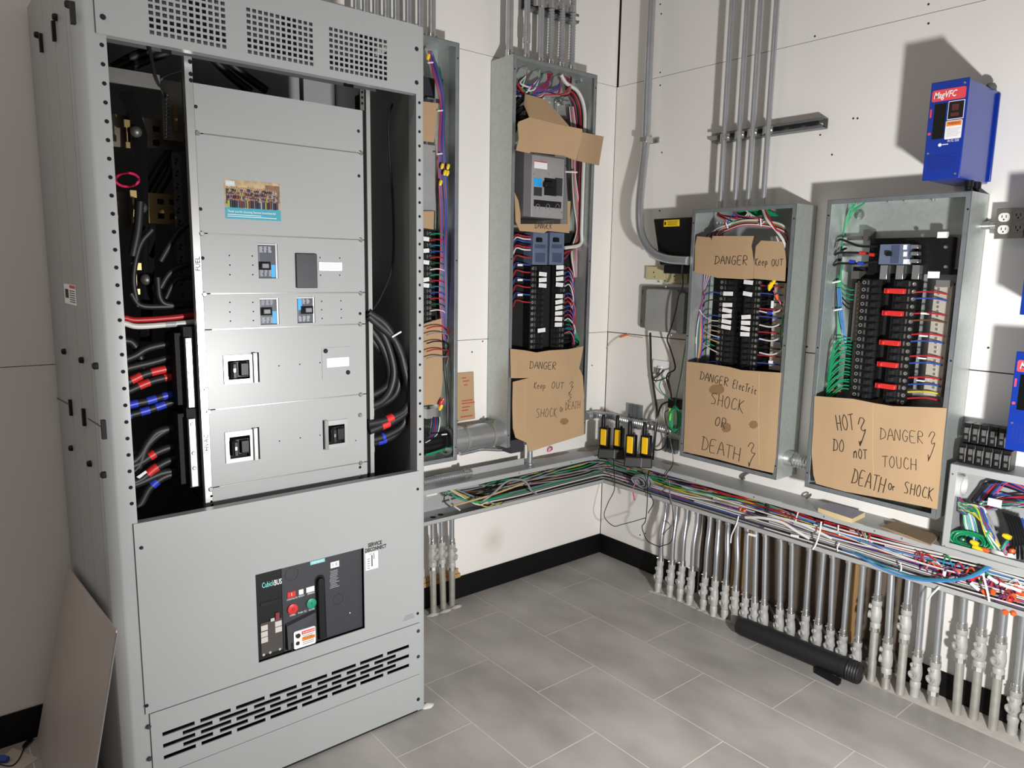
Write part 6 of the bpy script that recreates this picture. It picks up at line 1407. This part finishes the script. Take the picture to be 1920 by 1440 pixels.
c = Vector(A0)+Vector(AX)*(L-.1); MB(BLACK).hexa([(c.x-.075, c.y+.055, .001), (c.x-.058, c.y-.055, .001), (c.x-.05, c.y-.055, .010), (c.x-.066, c.y+.055, .010)], [(c.x-.05, c.y+.055, .001), (c.x-.036, c.y-.055, .001), (c.x-.034, c.y-.055, .02), (c.x-.046, c.y+.055, .02)]).build('strap_buckle', t)
LEAN = M('bare_steel_sheet', (178, 168, 162), .5, .1, .06, 4)
b = MB(LEAN); X0, X1 = -2.618, -2.742
q = [(X0, .80, .676), (X0, .054, .597), (X1, .03, .004), (X1, .77, .004)]
b.add([(a, -d, z) for a, d, z in q]+[(a-.003, -d, z) for a, d, z in q], [(0, 1, 2, 3), (7, 6, 5, 4), (0, 4, 5, 1), (1, 5, 6, 2), (2, 6, 7, 3), (3, 7, 4, 0)])
b.use(SILVER).tube([(X0-.0015, .801, .67), (X1-.0015, .771, .006)], .0025, 5)
b.solo('A', 'metal_sheet', 'bare metal sheet leaning on the left side of the switchboard', 'metal sheet')
pts = [onZ(u, v, .0012) for u, v in ((-20,1440),(24,1402),(72,1421),(30,1452),(-10,1475))]
b = MB(M('dusty_paper', (190, 180, 168), .8)); n = len(pts); b.add([(p.x, p.y, .0012) for p in pts]+[(p.x, p.y, .0003) for p in pts], [list(range(n-1, -1, -1)), list(range(n, 2*n))]+[(i, (i+1) % n, (i+1) % n+n, i+n) for i in range(n)])
b.solo('A', 'paper_scrap', 'pale paper scrap on the floor left of the leaning metal sheet', 'paper')
P3 = [onZ(u, v, .004) for u, v in ((-5,1432),(20,1436),(35,1424),(46,1400),(50,1392))]; MB(WIRE['black']).wire([(p.x, -p.y, .004) for p in P3], .0018).solo('A', 'cord', 'thin black cord lying over the paper scrap on the floor', 'cord')
p = onZ(50, 1392, .012); MB(BLACK).lathe((p.x, -p.y, .0085), (.6, -.8, 0), [(-.02, .004), (-.01, .007), (.02, .007), (.03, .005)], 8).solo('A', 'plug', 'small black plug at the end of the thin cord on the floor', 'plug')
p = onZ(4, 1424, .01); MB(WIRE['blue']).lathe((p.x, -p.y, .0125), (.7, .7, 0), [(-.02, .009), (0, .012), (.02, .009)], 8).solo('A', 'wire_nut', 'blue wire nut on the paper scrap at the left edge', 'wire nut')
def onT(u, v): p = onZ(u, v, TZ1+.004); return (p.x, -p.y, TZ1+.004)
b = MB(WIRE['pink'])
p = onT(1031, 850); b.wire([(p[0]+.016*math.cos(k*.8), p[1]+.008*math.sin(k*.8), TZ1+.006+.014*(1+math.sin(k*.8))+.0008*k) for k in range(16)], .0018, 5, 3); b.solo('A', 'wire_curl', 'small curl of pink wire on top of the back wall trough', 'wire')
pts = [onZ(u, v, TZ1+.018) for u, v in ((1534,952),(1556,944),(1590,951),(1622,962),(1598,973),(1572,966))]; n = len(pts)
b = MB(M('foam_blue', (168, 164, 176), .9)); b.add([(p.x, p.y, TZ1+.018+.004*(i % 2)) for i, p in enumerate(pts)], [list(range(n-1, -1, -1))])
b.use(M('foam_cream', (206, 186, 140), .9)).add([(p.x, p.y, TZ1+.018+.004*(i % 2)) for i, p in enumerate(pts)]+[(p.x, p.y, TZ1+.0006) for p in pts], [list(range(n, 2*n))]+[(i, (i+1) % n, (i+1) % n+n, i+n) for i in range(n)])
b.solo('A', 'foam_pad', 'torn cream foam pad with bluish top on the right trough', 'foam')
pts = [onZ(u, v, TZ1+.012) for u, v in ((1652,984),(1682,976),(1735,993),(1762,1003),(1745,1018),(1700,1003))]; n = len(pts)
b = MB(M('brown_paper', (150, 128, 100), .9)); b.add([(p.x, p.y, TZ1+.006+.006*(i % 2)) for i, p in enumerate(pts)]+[(p.x, p.y, TZ1+.0006) for p in pts], [list(range(n-1, -1, -1)), list(range(n, 2*n))]+[(i, (i+1) % n, (i+1) % n+n, i+n) for i in range(n)])
b.solo('A', 'cardboard_scrap', 'dusty brown cardboard scrap on the right trough beside the grey cabinet', 'cardboard')
for u, v, lab in ((1397,900,'steel conduit bushing lying on the right trough under the DEATH cardboard'), (1516,936,'small steel bushing on the right trough between the two panelboards')):
    p = onT(u, v); r = .02 if u < 1450 else .013
    MB(DULL).tube([(p[0]+r*math.cos(k*math.pi/8)*.9, p[1]+r*.5*math.sin(k*math.pi/8), TZ1+.006+r*.85+r*.8*math.sin(k*math.pi/8)) for k in range(17)], r*.28, 6, caps=False).solo('A', 'conduit_bushing', lab, 'bushing')
